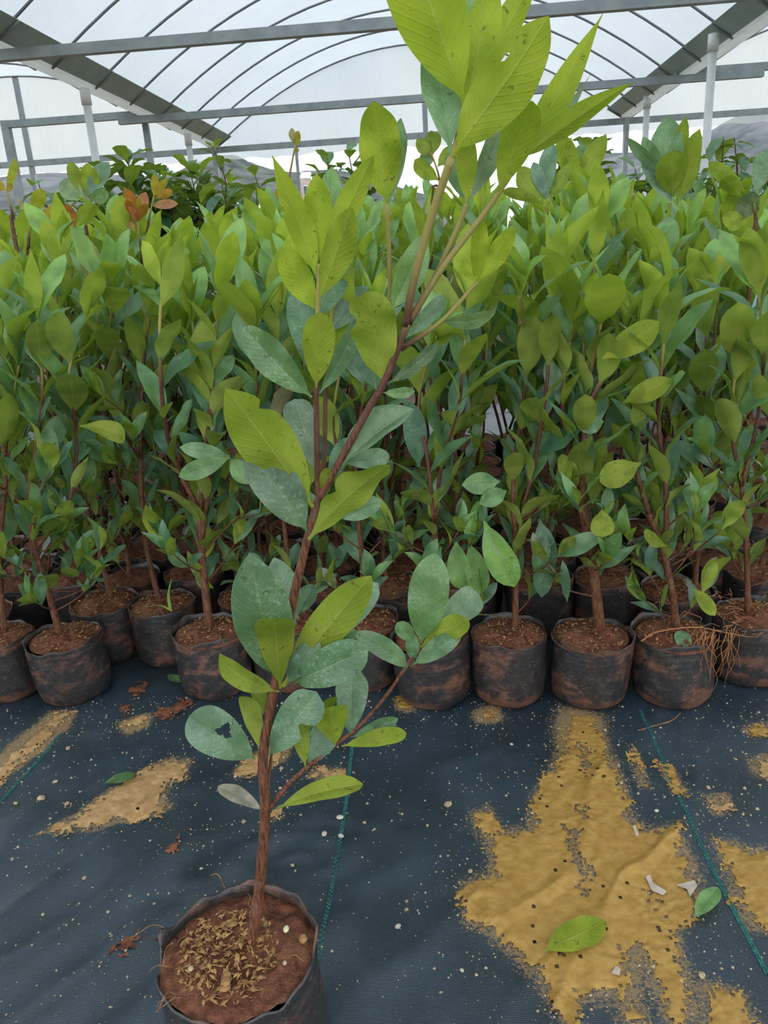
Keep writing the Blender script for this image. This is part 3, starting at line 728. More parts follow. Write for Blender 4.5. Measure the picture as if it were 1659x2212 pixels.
def auto_twigs(rg, e, pl, P, top, n, lo=0.20):
    for k in range(n):                                     # thin side twigs low on the trunk, each with a few leaves
        q, _ = arc(P, rg.uniform(lo, 0.95)); a = rg.random() * 6.28; L = rg.uniform(0.07, 0.13)
        tip = q + Vector((L * 0.75 * math.cos(a), L * 0.75 * math.sin(a), L * rg.uniform(0.4, 0.9)))
        t_, T = stem_obj(e, pl, [q, q.lerp(tip, 0.5) + Vector((0, 0, -0.006)), tip], 0.002, 0.0013, 0.1, 0.5, 'twig', 5, 3)
        dress(rg, t_, pl, T, top, 0.35, (0.065, 0.10), 0.045, 0.05, term=3)

def pot(e, i, h=0.0, rot=0.0, lit=True, scale=1.0):
    b = link('grow_bag', BAGS[i % len(BAGS)], e); b.rotation_euler.z = rot; b.scale = (scale, scale, scale)
    s = link('soil', SOILS[i % len(SOILS)], e); s.rotation_euler.z = rot * 1.7; s.scale = (scale, scale, scale)
    if lit:
        q = link('husk_litter', _lit[i % len(_lit)], e); q['kind'] = 'stuff'; q.rotation_euler.z = rot * 2.3; q.scale = (scale, scale, scale)

def sapling(seed, x, y, h, label, group, row, red=0.0, lean=(0, 0), forks=None, zmin=0.0, step=0.058, scale=1.0):
    rg = random.Random(seed); e = empty('potted_sapling', (x, y, 0)); tag(e, label, 'sapling', group); pl = Vector((x, y, 0))
    pot(e, seed, rot=rg.random() * 6.28, lit=row < 3, scale=scale)
    fz = rg.uniform(0.32, 0.5) * h; a = rg.random() * 6.28; w = 0.035
    pts = [Vector((x, y, 0.12)), Vector((x + rg.uniform(-.02, .02), y + rg.uniform(-.02, .02), fz * 0.55)), Vector((x + lean[0] * 0.5 + rg.uniform(-w, w), y + lean[1] * 0.5 + rg.uniform(-w, w), fz))]
    st_, P = stem_obj(e, pl, pts, 0.0062, 0.0045, 0.0, 0.2, 'stem')
    if row < 5: dress(rg, st_, pl, P, h, 0.36, (0.08, 0.12), 0.06, 0.15, zmin=zmin, term=0)
    if row < 4: auto_twigs(rg, e, pl, P, h, 6, 0.1)
    nf = forks or rg.choice((2, 2, 3))
    for k in range(nf):
        a2 = a + k * 6.28 / nf + rg.uniform(-0.5, 0.5); sp = rg.uniform(0.05, 0.10); hz = h - 0.085 - (rg.uniform(0, 0.16) if k else 0)
        q = P[-1]; tip = Vector((q.x + lean[0] * 0.5 + sp * math.cos(a2), q.y + lean[1] * 0.5 + sp * math.sin(a2), hz))
        mid = q.lerp(tip, 0.45) + Vector((0.03 * math.cos(a2), 0.03 * math.sin(a2), 0))
        br, B = stem_obj(e, pl, [q, mid, tip], 0.0042, 0.0024, 0.2, 0.95, 'branch', 6)
        dress(rg, br, pl, B, h, 0.08, (0.100, 0.155), step, 0.08, red, zmin)
    return e

def px_leaf(part, ploc, b, Yb, t, Yt, wpx, side='u', roll=0.0, colr=(0.4, 0, 0), seed=0, hi=True, **kw):
    """a leaf running from base to tip, the face named by side turned to the viewer's half-space by roll degrees"""
    B = onY(b[0], b[1], Yb); T = onY(t[0], t[1], Yt); d = (T - B); L = d.length; dn = d.normalized()
    mid = (B + T) / 2; vw = (CAM - mid); depth = (mid - CAM).dot(FW); n0 = (vw - dn * vw.dot(dn)).normalized()
    a = math.radians(roll); n = n0 * math.cos(a) + dn.cross(n0) * math.sin(a)
    if side == 'u': n = -n
    w = wpx * depth / FPX / max(0.25, abs(math.cos(a)))
    rg = random.Random(seed * 13 + 5)
    o_ = dict(width=w / L, pk=rg.uniform(0.48, 0.58), fold=rg.uniform(0.12, 0.35), arch=rg.uniform(0.1, 0.4), twist=rg.uniform(-0.25, 0.25), wave=rg.uniform(0.03, 0.12), seed=seed, q=0.8)
    o_.update(kw)
    hq = bool(o_.get('holes'))
    m = leaf_mesh('leaf_blade', 90 if hq else (24 if hi else 10), 26 if hq else (6 if hi else 3), **o_)
    return place_leaf(part, ploc, B, d, n, L, m, colr)

# ---- front row: bags, stems traced where they stand, leaves in pairs
FR = 'saplings in the front row of bags'
def front(seed, bx, by, label, main, branches, r0=0.0065, group=FR, twigs=(), red=0.0, dens=0.056, scale=1.0, lit=True, top=1.0, zmin=0.0, size=(0.102, 0.158), bushy=6):
    rg = random.Random(seed); e = empty('potted_sapling', (bx, by, 0)); tag(e, label, 'sapling', group); pl = Vector((bx, by, 0))
    pot(e, seed, rot=rg.random() * 6.28, scale=scale, lit=lit)
    P0 = [onY(x, y, by) for x, y in main]; P0[0] = Vector((P0[0].x, by, 0.125))
    st_, P = stem_obj(e, pl, P0, r0, r0 * 0.72, 0.0, 0.2, 'stem', 9, 5)
    dress(rg, st_, pl, P, top, 0.34, (0.075, 0.115), 0.055, 0.18, term=0)
    auto_twigs(rg, e, pl, P, top, bushy, 0.10)
    for br in branches:
        Q = [onY(x, y, by + (0.02 * rg.uniform(-1, 1) + 0.012 * i * rg.choice((-1, 1)))) for i, (x, y) in enumerate(br)]
        Q[0] = min(P, key=lambda p: (p - Q[0]).length)
        b_, B = stem_obj(e, pl, Q, r0 * 0.66, 0.0026, 0.2, 0.95, 'branch', 7, 5)
        dress(rg, b_, pl, B, top, 0.05, size, dens, 0.08, red, zmin)
    for br in twigs:
        Q = [onY(x, y, by - 0.02 * i) for i, (x, y) in enumerate(br)]; Q[0] = min(P, key=lambda p: (p - Q[0]).length)
        b_, B = stem_obj(e, pl, Q, 0.0022, 0.0014, 0.1, 0.6, 'twig', 6, 4)
        dress(rg, b_, pl, B, top, 0.45, (0.055, 0.085), 0.045, 0.05, term=3)
    return e

fA = front(101, -0.885, 1.565, 'sapling cut by the frame edge, beside the leaning front bag', [(5, 1360), (0, 1200), (15, 1010)], [[(15, 1010), (25, 900), (40, 790)], [(15, 1010), (-10, 850), (-5, 700)]], bushy=9)
fB = front(102, -0.722, 1.545, 'bushy sapling in the leaning slack bag above the diagonal sand strip', [(125, 1350), (105, 1280), (75, 1190), (60, 1080)],
   [[(60, 1080), (80, 960), (92, 830), (80, 690)], [(75, 1190), (150, 1080), (165, 940), (150, 800), (185, 690)]], twigs=[[(110, 1300), (190, 1265), (215, 1190)], [(120, 1330), (170, 1290), (205, 1250)], [(105, 1290), (60, 1250), (30, 1215)]], r0=0.0075, bushy=14)
fC = front(103, -0.545, 1.69, 'sapling with a curved bare trunk and a grass blade, set back beside the gap', [(345, 1290), (318, 1190), (305, 1060), (305, 880)], [[(305, 880), (312, 760), (330, 640)], [(305, 1000), (255, 900), (235, 760), (245, 640)]],
   group='saplings in the second row of bags', r0=0.007, twigs=[[(320, 1180), (380, 1150), (420, 1230)]])
fC2 = front(104, -0.70, 1.72, 'sapling partly hidden behind the leaning front bag', [(240, 1290), (215, 1190), (180, 1050)], [[(180, 1050), (160, 900), (130, 760), (120, 640)], [(180, 1050), (200, 900), (215, 760), (205, 640)]], group='saplings in the second row of bags')
fD = front(105, -0.398, 1.53, 'sapling with two intertwined trunks in the bag next to the gap', [(450, 1345), (436, 1200), (432, 1110)], [[(432, 1110), (440, 1000), (456, 870), (466, 740), (472, 640)], [(432, 1110), (375, 985), (352, 880), (345, 720), (350, 620)], [(436, 1180), (450, 1060), (462, 930), (455, 800)]],
   r0=0.0095, twigs=[[(436, 1200), (500, 1130), (560, 1110)]])
fE = front(106, -0.235, 1.545, 'sapling straight behind the foreground plant', [(635, 1330), (620, 1200), (604, 1010)], [[(604, 1010), (598, 850), (602, 690)], [(604, 1010), (560, 880), (548, 720)]], r0=0.006)
fF = front(107, -0.06, 1.53, 'sapling in the bag behind the leafy side twig', [(785, 1330), (780, 1180), (766, 1060)], [[(766, 1060), (772, 940), (792, 820), (800, 690)], [(766, 1060), (720, 930), (738, 780)]], twigs=[[(780, 1200), (830, 1160), (860, 1120)]])
fG = front(108, 0.085, 1.444, 'sapling in the upright bag just beyond the leafy twig tip', [(955, 1395), (945, 1250), (938, 1130)], [[(938, 1130), (955, 1000), (990, 880), (1002, 760), (1010, 650)], [(938, 1130), (925, 1000), (905, 870), (930, 760)]], twigs=[[(945, 1240), (1000, 1200), (1030, 1150)]])
fH = front(109, 0.246, 1.436, 'slim-trunked sapling with glossy bright green hanging leaves', [(1112, 1365), (1115, 1180), (1108, 1100)], [[(1108, 1100), (1112, 1000), (1130, 870), (1140, 760), (1122, 640)], [(1115, 1150), (1150, 1020), (1178, 860), (1190, 700), (1195, 600)]], r0=0.007)
fI = front(110, 0.408, 1.411, 'sapling with the thickest brown trunk, in the bag above the sand fan', [(1300, 1370), (1272, 1160), (1246, 1060)], [[(1246, 1060), (1222, 940), (1216, 850), (1236, 700)], [(1255, 1095), (1262, 940), (1276, 800), (1298, 700)], [(1246, 1060), (1230, 960), (1300, 820), (1350, 720)]],
   r0=0.0115, twigs=[[(1285, 1230), (1313, 1200), (1310, 1120)], [(1290, 1290), (1220, 1270), (1180, 1215)]])
fJ = front(111, 0.578, 1.393, 'sapling in the bag draped with orange roots', [(1470, 1330), (1440, 1220), (1402, 1110)], [[(1402, 1110), (1372, 1000), (1376, 900), (1392, 740)], [(1445, 1215), (1438, 1050), (1422, 900), (1432, 760), (1442, 650)]], r0=0.0085, bushy=9,
   twigs=[[(1462, 1260), (1490, 1190), (1500, 1110)], [(1465, 1300), (1400, 1240), (1360, 1170)]])
fK = front(112, 0.765, 1.455, 'sapling in the bag cut by the frame edge beside the orange roots', [(1622, 1290), (1612, 1170), (1602, 1050)], [[(1602, 1050), (1638, 900), (1650, 760), (1640, 640)], [(1602, 1050), (1580, 920), (1590, 780)]])
fK2 = front(113, 0.655, 1.60, 'sapling with a straight wine-red stem behind the root-draped bag', [(1500, 1290), (1506, 1190), (1512, 1050)], [[(1512, 1050), (1521, 850), (1526, 740), (1535, 640)], [(1512, 1050), (1570, 960), (1600, 840)]], group='saplings in the second row of bags')

# prominent single leaves in the front row
for (pt, b, t, w, sd, ag, rl, yy, kw) in (
    (fH, (1046, 1125), (1112, 1268), 66, 't', 0.95, 10, 1.37, dict(arch=0.35)), (fH, (1012, 1170), (1036, 1285), 50, 't', 0.7, -20, 1.40, dict(arch=0.4)),
    (fH, (985, 1165), (1000, 1275), 50, 't', 0.8, 15, 1.40, dict(arch=0.3)), (fH, (1030, 1100), (1012, 1170), 26, 't', 0.9, 40, 1.39, {}),
    (fH, (1080, 1040), (998, 1048), 48, 't', 0.5, 0, 1.38, {}), (fH, (1095, 1060), (1035, 1088), 40, 't', 0.45, 0, 1.37, {}), (fH, (1165, 1120), (1190, 1235), 46, 't', 0.1, 0, 1.42, dict(arch=0.4)),
    (fH, (1185, 1150), (1170, 1290), 44, 't', 0.05, 10, 1.43, {}), (fD, (497, 985), (388, 966), 36, 't', 0.45, 0, 1.46, dict(fold=0.1)), (fD, (497, 988), (386, 1030), 42, 't', 0.45, 0, 1.45, dict(fold=0.1)),
    (fD, (497, 990), (540, 1045), 42, 't', 0.6, 0, 1.47, {}), (fB, (172, 920), (270, 948), 42, 'u', 0.35, 20, 1.50, dict(arch=0.8)), (fI, (1300, 1100), (1302, 1160), 50, 'u', 0.3, 0, 1.33, dict(pk=0.5, q=0.6)),
    (fI, (1225, 1300), (1215, 1210), 20, 't', 0.1, 10, 1.36, {}), (fI, (1385, 1000), (1295, 1040), 60, 'u', 0.35, 0, 1.36, {}), (fJ, (1498, 1270), (1545, 1330), 30, 'u', 0.35, 15, 1.33, {}),
    (fJ, (1440, 1180), (1390, 1150), 30, 'u', 0.3, 30, 1.33, {}), (fI, (1300, 775), (1425, 695), 62, 'u', 0.5, -10, 1.34, dict(arch=0.35)), (fI, (1305, 910), (1250, 925), 38, 't', 0.3, 0, 1.38, {}),
    (fI, (1345, 870), (1452, 820), 48, 'u', 0.42, 0, 1.36, {}), (fG, (905, 1010), (890, 870), 50, 't', 0.02, 0, 1.44, {}), (fC, (365, 940), (402, 915), 30, 'u', 0.3, 0, 1.6, {})):
    tgt = [c for c in pt.children if c.name.startswith('branch')][0]
    px_leaf(tgt, Vector(pt.location), b, yy + 0.02, t, yy - (0.02 if sd == 'u' else -0.0), w, sd, rl, (ag, 0, 0), int(b[0] + t[1]), False, **kw)

# ---- the rows behind
rgx = random.Random(77); k = 0
REF = ((0, 'frame-edge front bag'), (140, 'leaning slack front bag'), (345, 'bag with the grass blade'), (457, 'twin-trunked front sapling'), (640, 'foreground stem'), (800, 'leafy side twig'), (950, 'upright bag by the twig tip'),
       (1115, 'bright hanging leaves'), (1290, 'thick-trunked front sapling'), (1480, 'root-draped front bag'), (1640, 'frame-edge bag by the roots'))
def px_of(x, y, z):
    v = Vector((x, y, z)) - CAM; d = v.dot(FW); return W / 2 + FPX * v.dot(RT) / d
ORD = ('', '', 'second', 'third', 'fourth', 'fifth', 'sixth', 'seventh', 'eighth', 'ninth', 'tenth', 'eleventh')
for row in range(2, 12):
    Y_ = 1.70 + (row - 2) * 0.162
    hw = 0.51 * Y_ + 0.08; xs = -hw - 0.06 + (0.085 if row % 2 else 0.0); spots = []
    while xs < hw:
        x = xs + rgx.uniform(-0.025, 0.025); y = Y_ + rgx.uniform(-0.025, 0.025); xs += 0.172
        if row == 2 and any((x - q[0]) ** 2 + (y - q[1]) ** 2 < 0.15 ** 2 for q in ((-0.545, 1.69), (-0.70, 1.72), (0.655, 1.60))): continue
        spots.append((x, y))
    near = {}
    for (x, y) in spots:
        ref = min(REF, key=lambda q: abs(q[0] - px_of(x, y, 0.9))); near.setdefault(ref[1], []).append((x, y))
    for ref, lst in near.items():
        lst.sort(); n = len(lst)
        where = {1: ('straight behind',), 2: ('behind and left of', 'behind and right of'), 3: ('behind and left of', 'straight behind', 'behind and right of')}.get(n)
        for i, (x, y) in enumerate(lst):
            k += 1; h = 0.97 + 0.045 * (Y_ - 1.6) + 0.03 * clamp((x + 0.1) / 0.4) * clamp((0.6 - x) / 0.3) - 0.05 * clamp((x - 0.5) / 0.4) + rgx.uniform(-0.07, 0.05)
            zm = 0.0 if row <= 3 else (0.16 if row <= 4 else (0.34 if row <= 6 else 0.72))
            w_ = where[i] if where else ('far left behind', 'near left behind', 'near right behind', 'far right behind', 'outermost behind')[i]
            sapling(1000 + k * 7, x, y, h, 'sapling in the %s row, %s the %s' % (ORD[row], w_, ref), 'saplings packed in the %s row' % ORD[row], row, zmin=zm, step=0.060)

# distinctive ones rising out of the block
def emergent(seed, px, Y, label, zl, leaves, r=0.0032, tone=0.8, group=None, kindname='potted_sapling'):
    P = [onY(x, y, Y) for x, y in px]; bx, by = P[0].x, Y
    e = empty(kindname, (bx, by, 0)); tag(e, label, 'sapling', group); pl = Vector((bx, by, 0)); pot(e, seed, rot=seed, lit=False)
    st_, Q = stem_obj(e, pl, [Vector((bx, by, 0.12))] + P, 0.006, r * 0.7, 0.0, tone + 0.1, 'stem', 7, 5)
    for i, (b, t, w, sd, c, dy) in enumerate(leaves): px_leaf(st_, pl, b, Y, t, Y + dy, w, sd, (i * 37 % 50) - 25, c, seed + i, False)
    return e
emergent(501, [(1478, 620), (1470, 520), (1457, 430)], 2.15, 'tall sapling with a star of upright leaves against the far white pipe', 0, [
    ((1452, 425), (1440, 250), 70, 't', (0.25, 0, 0), 0.06), ((1456, 425), (1482, 250), 38, 'u', (0.45, 0, 0), 0.0), ((1458, 420), (1512, 278), 44, 'u', (0.4, 0, 0), -0.02),
    ((1448, 400), (1388, 295), 36, 't', (0.2, 0, 0), 0.04), ((1455, 425), (1452, 325), 62, 'u', (0.45, 0, 0), -0.06), ((1455, 440), (1385, 345), 32, 't', (0.05, 0, 0.2), 0.03),
    ((1462, 440), (1505, 305), 44, 'u', (0.5, 0, 0), -0.03), ((1445, 380), (1352, 296), 26, 't', (0.2, 0, 0.15), 0.03), ((1460, 445), (1490, 350), 34, 't', (0.05, 0, 0), 0.05)])
RD = (0.5, 0.95, 0); BZ = (0.8, 0.45, 0)
emergent(502, [(322, 640), (305, 540), (297, 478)], 2.10, 'sapling with a tuft of brick-red new leaves', 0, [
    ((297, 475), (268, 405), 26, 'u', RD, 0.0), ((298, 478), (278, 445), 18, 't', RD, -0.03), ((296, 470), (315, 415), 26, 't', RD, 0.02), ((298, 480), (272, 432), 20, 'u', (0.4, 1, 0), -0.03),
    ((300, 478), (318, 440), 20, 'u', RD, -0.03), ((300, 480), (300, 425), 14, 'u', BZ, -0.02), ((290, 500), (268, 450), 26, 'u', (0.5, 0.6, 0.25), 0)])
emergent(503, [(310, 640), (318, 500), (332, 425)], 2.2, 'sapling with orange new leaves beside the brick-red tuft', 0, [
    ((332, 425), (333, 375), 18, 'u', BZ, 0), ((333, 425), (362, 385), 16, 'u', BZ, 0), ((335, 428), (373, 412), 18, 'u', (0.6, 0.7, 0), -0.02), ((328, 445), (385, 440), 20, 't', (0.3, 0.9, 0.1), 0.0)])
emergent(504, [(70, 620), (62, 530), (70, 470)], 2.05, 'sapling with a bronze sideways leaf near the frame edge', 0, [
    ((72, 470), (135, 448), 30, 'u', BZ, -0.02), ((70, 468), (92, 408), 30, 'u', (0.8, 0.2, 0), 0), ((70, 470), (38, 430), 14, 't', (0.5, 0.5, 0.3), 0), ((68, 480), (45, 465), 14, 'u', (0.5, 0.6, 0.2), 0)])
emergent(505, [(182, 620), (175, 540), (160, 490)], 2.05, 'sapling with a single folded dark red leaf', 0, [((162, 492), (142, 440), 22, 'u', (0.2, 1, 0.05), -0.02), ((164, 495), (205, 440), 34, 'u', (0.6, 0, 0), 0), ((160, 490), (130, 480), 26, 't', (0.5, 0, 0.1), 0.03)])
emergent(506, [(40, 560), (28, 470), (14, 410)], 1.9, 'sapling with pointed bronze-green shoot at the frame edge', 0, [((14, 412), (33, 340), 18, 'u', (0.7, 0.15, 0), 0), ((12, 410), (-20, 390), 24, 'u', (0.7, 0.4, 0), 0), ((16, 415), (25, 395), 12, 'u', BZ, 0)])
emergent(507, [(600, 640), (610, 500), (624, 390), (638, 312)], 2.2, 'thin lone shoot with one bronze bud leaf standing over the canopy', 0, [((638, 312), (630, 276), 16, 't', (0.7, 0.5, 0.1), 0), ((637, 318), (645, 282), 18, 'u', (0.75, 0.35, 0), 0), ((636, 322), (646, 326), 8, 'u', BZ, 0), ((620, 400), (590, 430), 16, 'u', (0.6, 0.5, 0), 0)])
emergent(508, [(190, 520), (188, 460), (187, 425)], 2.4, 'sapling with a broad translucent green leaf against the grey hill', 0, [((188, 425), (188, 352), 44, 'u', (0.65, 0, 0), 0), ((185, 425), (150, 348), 30, 'u', (0.3, 0, 0), 0), ((188, 430), (128, 395), 46, 't', (0.5, 0, 0.3), 0.03), ((186, 425), (235, 350), 36, 't', (0.05, 0, 0), 0.03), ((192, 432), (235, 415), 30, 't', (0.35, 0, 0.15), 0.02)])
emergent(509, [(930, 480), (950, 400), (932, 330)], 2.3, 'dark green sapling top just behind the tallest foreground leaves', 0, [((935, 335), (930, 282), 36, 'u', (0.05, 0, 0), 0), ((935, 340), (900, 300), 28, 'u', (0.1, 0, 0), 0), ((940, 345), (905, 345), 30, 't', (0.1, 0, 0), 0.02), ((945, 360), (985, 310), 30, 'u', (0.35, 0, 0), 0), ((950, 390), (895, 345), 34, 'u', (0.55, 0, 0), -0.02)])
emergent(510, [(1185, 560), (1182, 480), (1182, 430)], 1.85, 'sapling with a tight upright fan of dark pointed leaves', 0, [((1184, 430), (1190, 305), 38, 't', (0.12, 0, 0), 0.04), ((1180, 432), (1152, 350), 28, 't', (0.05, 0, 0), 0.02), ((1188, 432), (1230, 352), 30, 'u', (0.15, 0, 0), 0.0), ((1176, 440), (1085, 412), 24, 'u', (0.3, 0, 0), -0.03), ((1178, 430), (1120, 360), 50, 'u', (0.3, 0, 0), 0.0)])
emergent(511, [(1262, 520), (1250, 450), (1245, 405)], 2.1, 'sapling with large olive leaves held upright in a fan', 0, [((1245, 400), (1208, 292), 46, 'u', (0.6, 0, 0), 0), ((1248, 400), (1310, 290), 44, 'u', (0.55, 0, 0.05), -0.02), ((1248, 402), (1258, 310), 34, 't', (0.3, 0, 0), 0.03), ((1240, 405), (1225, 300), 30, 'u', (0.65, 0, 0), 0)])
emergent(512, [(1625, 560), (1632, 470), (1625, 420)], 1.75, 'sapling with a cupped pale leaf at the frame edge', 0, [((1640, 455), (1595, 430), 60, 't', (0.15, 0, 0.45), 0.02), ((1630, 420), (1655, 325), 44, 't', (0.2, 0, 0.05), 0.03), ((1610, 415), (1530, 350), 34, 'u', (0.35, 0, 0), 0), ((1600, 425), (1560, 385), 36, 'u', (0.4, 0, 0), -0.02), ((1615, 480), (1560, 470), 40, 'u', (0.5, 0, 0), 0)])

# ---- taller shrubs beyond the block
def shrub(seed, px, py, Y, label, lib, n, dense, spread, dark=0.0, droop=True, lf=(0.11, 0.17)):
    rg = random.Random(seed); T = onY(px, py, Y); e = empty('leafy_shrub', (T.x, Y, 0)); tag(e, label, 'shrub', 'taller shrubs beyond the saplings'); pl = Vector((T.x, Y, 0))
    b = link('grow_bag', BAGS[seed % 6], e); b.scale = (1.8, 1.8, 1.8)
    s = link('soil', SOILS[seed % 4], e); s.scale = (1.8, 1.8, 1.8)
    base = Vector((T.x, Y, 0.23)); P0 = [base, Vector((T.x + rg.uniform(-.05, .05), Y, T.z * 0.5)), Vector((T.x + rg.uniform(-.04, .04), Y, T.z * 0.72))]
    st_, P = stem_obj(e, pl, P0, 0.012, 0.008, 0, 0.1)
    for k in range(n):
        a = k * 2.4 + rg.uniform(-.4, .4); q, _ = arc(P, rg.uniform(0.72, 1.0)); rr = spread * rg.uniform(0.35, 1.0) if k else 0.02
        tip = Vector((T.x + rr * math.cos(a), Y + rr * math.sin(a), T.z - 0.05 - (rg.uniform(0.0, 0.30) if k else 0)))
        br, B = stem_obj(e, pl, [q, q.lerp(tip, 0.5) + Vector((0.05 * math.cos(a), 0.05 * math.sin(a), 0)), tip], 0.006, 0.0025, 0.05, 0.35, 'branch', 6)
        L = plen(B); m = max(6, int(L / (dense * 0.62))); az = rg.random() * 6
        for j in range(m):
            t = 0.2 + 0.8 * j / (m - 1); p, tg = arc(B, t); az += 2.4
            el = math.radians(rg.uniform(-55, 5) if droop else rg.uniform(-10, 45))
            colr = (clamp(rg.gauss(0.16 if j < m - 2 else 0.42, 0.12) - dark), 0, 0)
            o_ = Vector((math.cos(az), math.sin(az), 0)); z = Vector((0, 0, 1)); d = o_ * math.cos(el) + z * math.sin(el); nn = z * math.cos(el) - o_ * math.sin(el)
            place_leaf(br, pl, p, d, nn, rg.uniform(*lf), rg.choice(lib), colr, rg.uniform(0.9, 1.15))
shrub(1, 70, 375, 4.2, 'dark drooping shrub in front of the grey hill near the frame edge', LV_DROOP, 5, 0.045, 0.22, 0.15)
shrub(2, 262, 320, 4.4, 'dense dark shrub with one broad leaf, behind the brick-red tuft', LV_ROUND, 8, 0.035, 0.26, 0.08, False)
shrub(3, 330, 345, 4.6, 'dense dark shrub between the red-tufted sapling and the steel column', LV_DROOP, 8, 0.035, 0.30, 0.08)
shrub(4, 400, 350, 4.5, 'bushy mid green shrub below the end of the gutter', LV_ROUND, 8, 0.035, 0.26, 0.05, False)
shrub(5, 448, 292, 4.6, 'open round-leaved shrub reaching up to the gutter end', LV_ROUND, 5, 0.055, 0.16, 0.0, False, (0.07, 0.11))
shrub(6, 540, 358, 4.1, 'shrub with long dark hanging leaves in front of the white-roofed building', LV_DROOP, 5, 0.05, 0.22, 0.15, True, (0.13, 0.18))
shrub(7, 742, 305, 4.0, 'small-leaved dark shrub silhouetted against the bright gap', LV_ROUND, 7, 0.045, 0.20, 0.18, False, (0.075, 0.11))
shrub(8, 1262, 285, 4.6, 'dark round-leaved shrub behind the olive leaf fan', LV_ROUND, 7, 0.04, 0.26, 0.15, False)
shrub(9, 1365, 345, 5.0, 'low dark shrub between the two white pipes', LV_ROUND, 7, 0.04, 0.28, 0.12, False)
shrub(10, 1580, 275, 4.4, 'airy shrub with layered dark leaves in front of the mountain', LV_DROOP, 8, 0.05, 0.24, 0.1, True)
shrub(11, 1650, 320, 4.8, 'leafy shrub under the mountain at the frame edge', LV_DROOP, 7, 0.04, 0.28, 0.05, True)
shrub(12, 175, 385, 5.0, 'low leafy shrub at the foot of the nearer left pipe', LV_ROUND, 7, 0.04, 0.26, 0.05, False)
shrub(15, 480, 380, 5.2, 'wide mid green shrub low behind the open round-leaved one', LV_ROUND, 9, 0.04, 0.34, 0.05, False)
shrub(16, 215, 395, 4.7, 'wide dark shrub low behind the broad translucent leaf', LV_DROOP, 9, 0.04, 0.32, 0.1)
shrub(13, 640, 440, 4.8, 'low shrub beside the blue tarpaulin', LV_ROUND, 6, 0.045, 0.22, 0.1, False)
shrub(14, 1480, 360, 5.0, 'low shrub behind the star-leaved tall sapling', LV_DROOP, 7, 0.04, 0.28, 0.05, True)

# ------------------------------------------------------------------ the foreground plant
HX, HY = -0.200, 0.690
hero = empty('potted_sapling', (HX, HY, 0)); tag(hero, 'tall foreground sapling standing alone on the mat in its own torn black bag', 'sapling')
HL = Vector((HX, HY, 0))
def hero_bag():
    seg = 96; r = 0.0905; h = 0.152; rg = random.Random(4); vs = []; fs = []
    prof = [(0.0, 0.80), (0.012, 0.93), (0.03, 0.98), (0.05, 1.0)] + [(lerp(0.06, h, k / 14), 1.0) for k in range(15)]
    inner = [(h - 0.001, 0.972), (h - 0.012, 0.965), (h - 0.03, 0.955)]
    for (z, s, inn) in [(z, s, 0) for z, s in prof] + [(z, s, 1) for z, s in inner]:
        t = z / h
        for k in range(seg):
            a = 2 * math.pi * k / seg
            w = 1 + 0.02 * math.sin(2 * a + 1) + 0.016 * math.sin(3 * a + 2 + 2 * t) + 0.010 * math.sin(6 * a + 5 * t) + 0.006 * math.sin(z * 300 + 3 * math.sin(2 * a)) * (1 - inn) * clamp(t * 2 - 0.8)
            w += 0.007 * math.sin(11 * a + z * 80)
            tear = math.exp(-((a - 3.25) / 0.16) ** 2); lift = math.exp(-((a - 2.95) / 0.12) ** 2) + 0.8 * math.exp(-((a - 0.12) / 0.2) ** 2)
            rim = clamp((t - 0.78) / 0.22)
            front_ = clamp(-math.sin(a))                     # the rim sinks towards the viewer, where it is folded down
            w += rim * (0.05 * lift)
            zz = z + rim * (0.010 * lift - 0.016 * tear - 0.013 * front_ ** 1.5 + 0.003 * math.sin(9 * a) + 0.002 * math.sin(17 * a + 1) + 0.008 * clamp(math.sin(a)))
            vs.append((r * s * w * math.cos(a), r * s * w * math.sin(a), zz))
    R_ = len(prof) + len(inner)
    for j in range(R_ - 1):
        for k in range(seg):
            a = j * seg + k; b = j * seg + (k + 1) % seg; fs.append((a, b, b + seg, a + seg))
    fs.append(tuple(range(seg - 1, -1, -1)))
    return link('grow_bag', mesh('grow_bag', vs, fs, M['bag']), hero)
hero_bag()['label'] = 'dirty black polythene bag with a torn rim'
hs = link('soil', soil_mesh(21, 0.0905 * 0.966, 0.152, 0.011, 0.015, 34, 96, 0.009, lambda a: 1 + 0.02 * math.sin(2 * a + 1) + 0.016 * math.sin(3 * a + 3.86) + 0.010 * math.sin(6 * a + 4.65) + 0.007 * math.sin(11 * a + 11.3) + 0.025 * (math.exp(-((a - 2.95) / 0.12) ** 2) + 0.8 * math.exp(-((a - 0.12) / 0.2) ** 2))), hero); hs['label'] = 'red-brown soil crusted with husks'
mb = litter_mesh(7, 640, 0.074, 0.143, 0.014, (0.002, 0.014), (-0.020, -0.014)); o = mb.build('husk_litter', M['chip'], hero); o['kind'] = 'stuff'; o['label'] = 'dry husks and chips strewn over the soil'
rg = random.Random(31); mb = MB()
for i in range(46):                                        # fine roots and fibres
    a = rg.random() * 6.28; q = rg.uniform(0.01, 0.08); p = Vector((q * math.cos(a) - 0.012, q * math.sin(a) - 0.012, 0.153)); az = rg.random() * 6.28; pts = []
    for j in range(6):
        pts.append(p.copy()); az += rg.uniform(-0.9, 0.9); p = p + Vector((0.006 * math.cos(az), 0.006 * math.sin(az), rg.uniform(-0.002, 0.0028)))
    mb.tube(pts, 0.00042, 4)
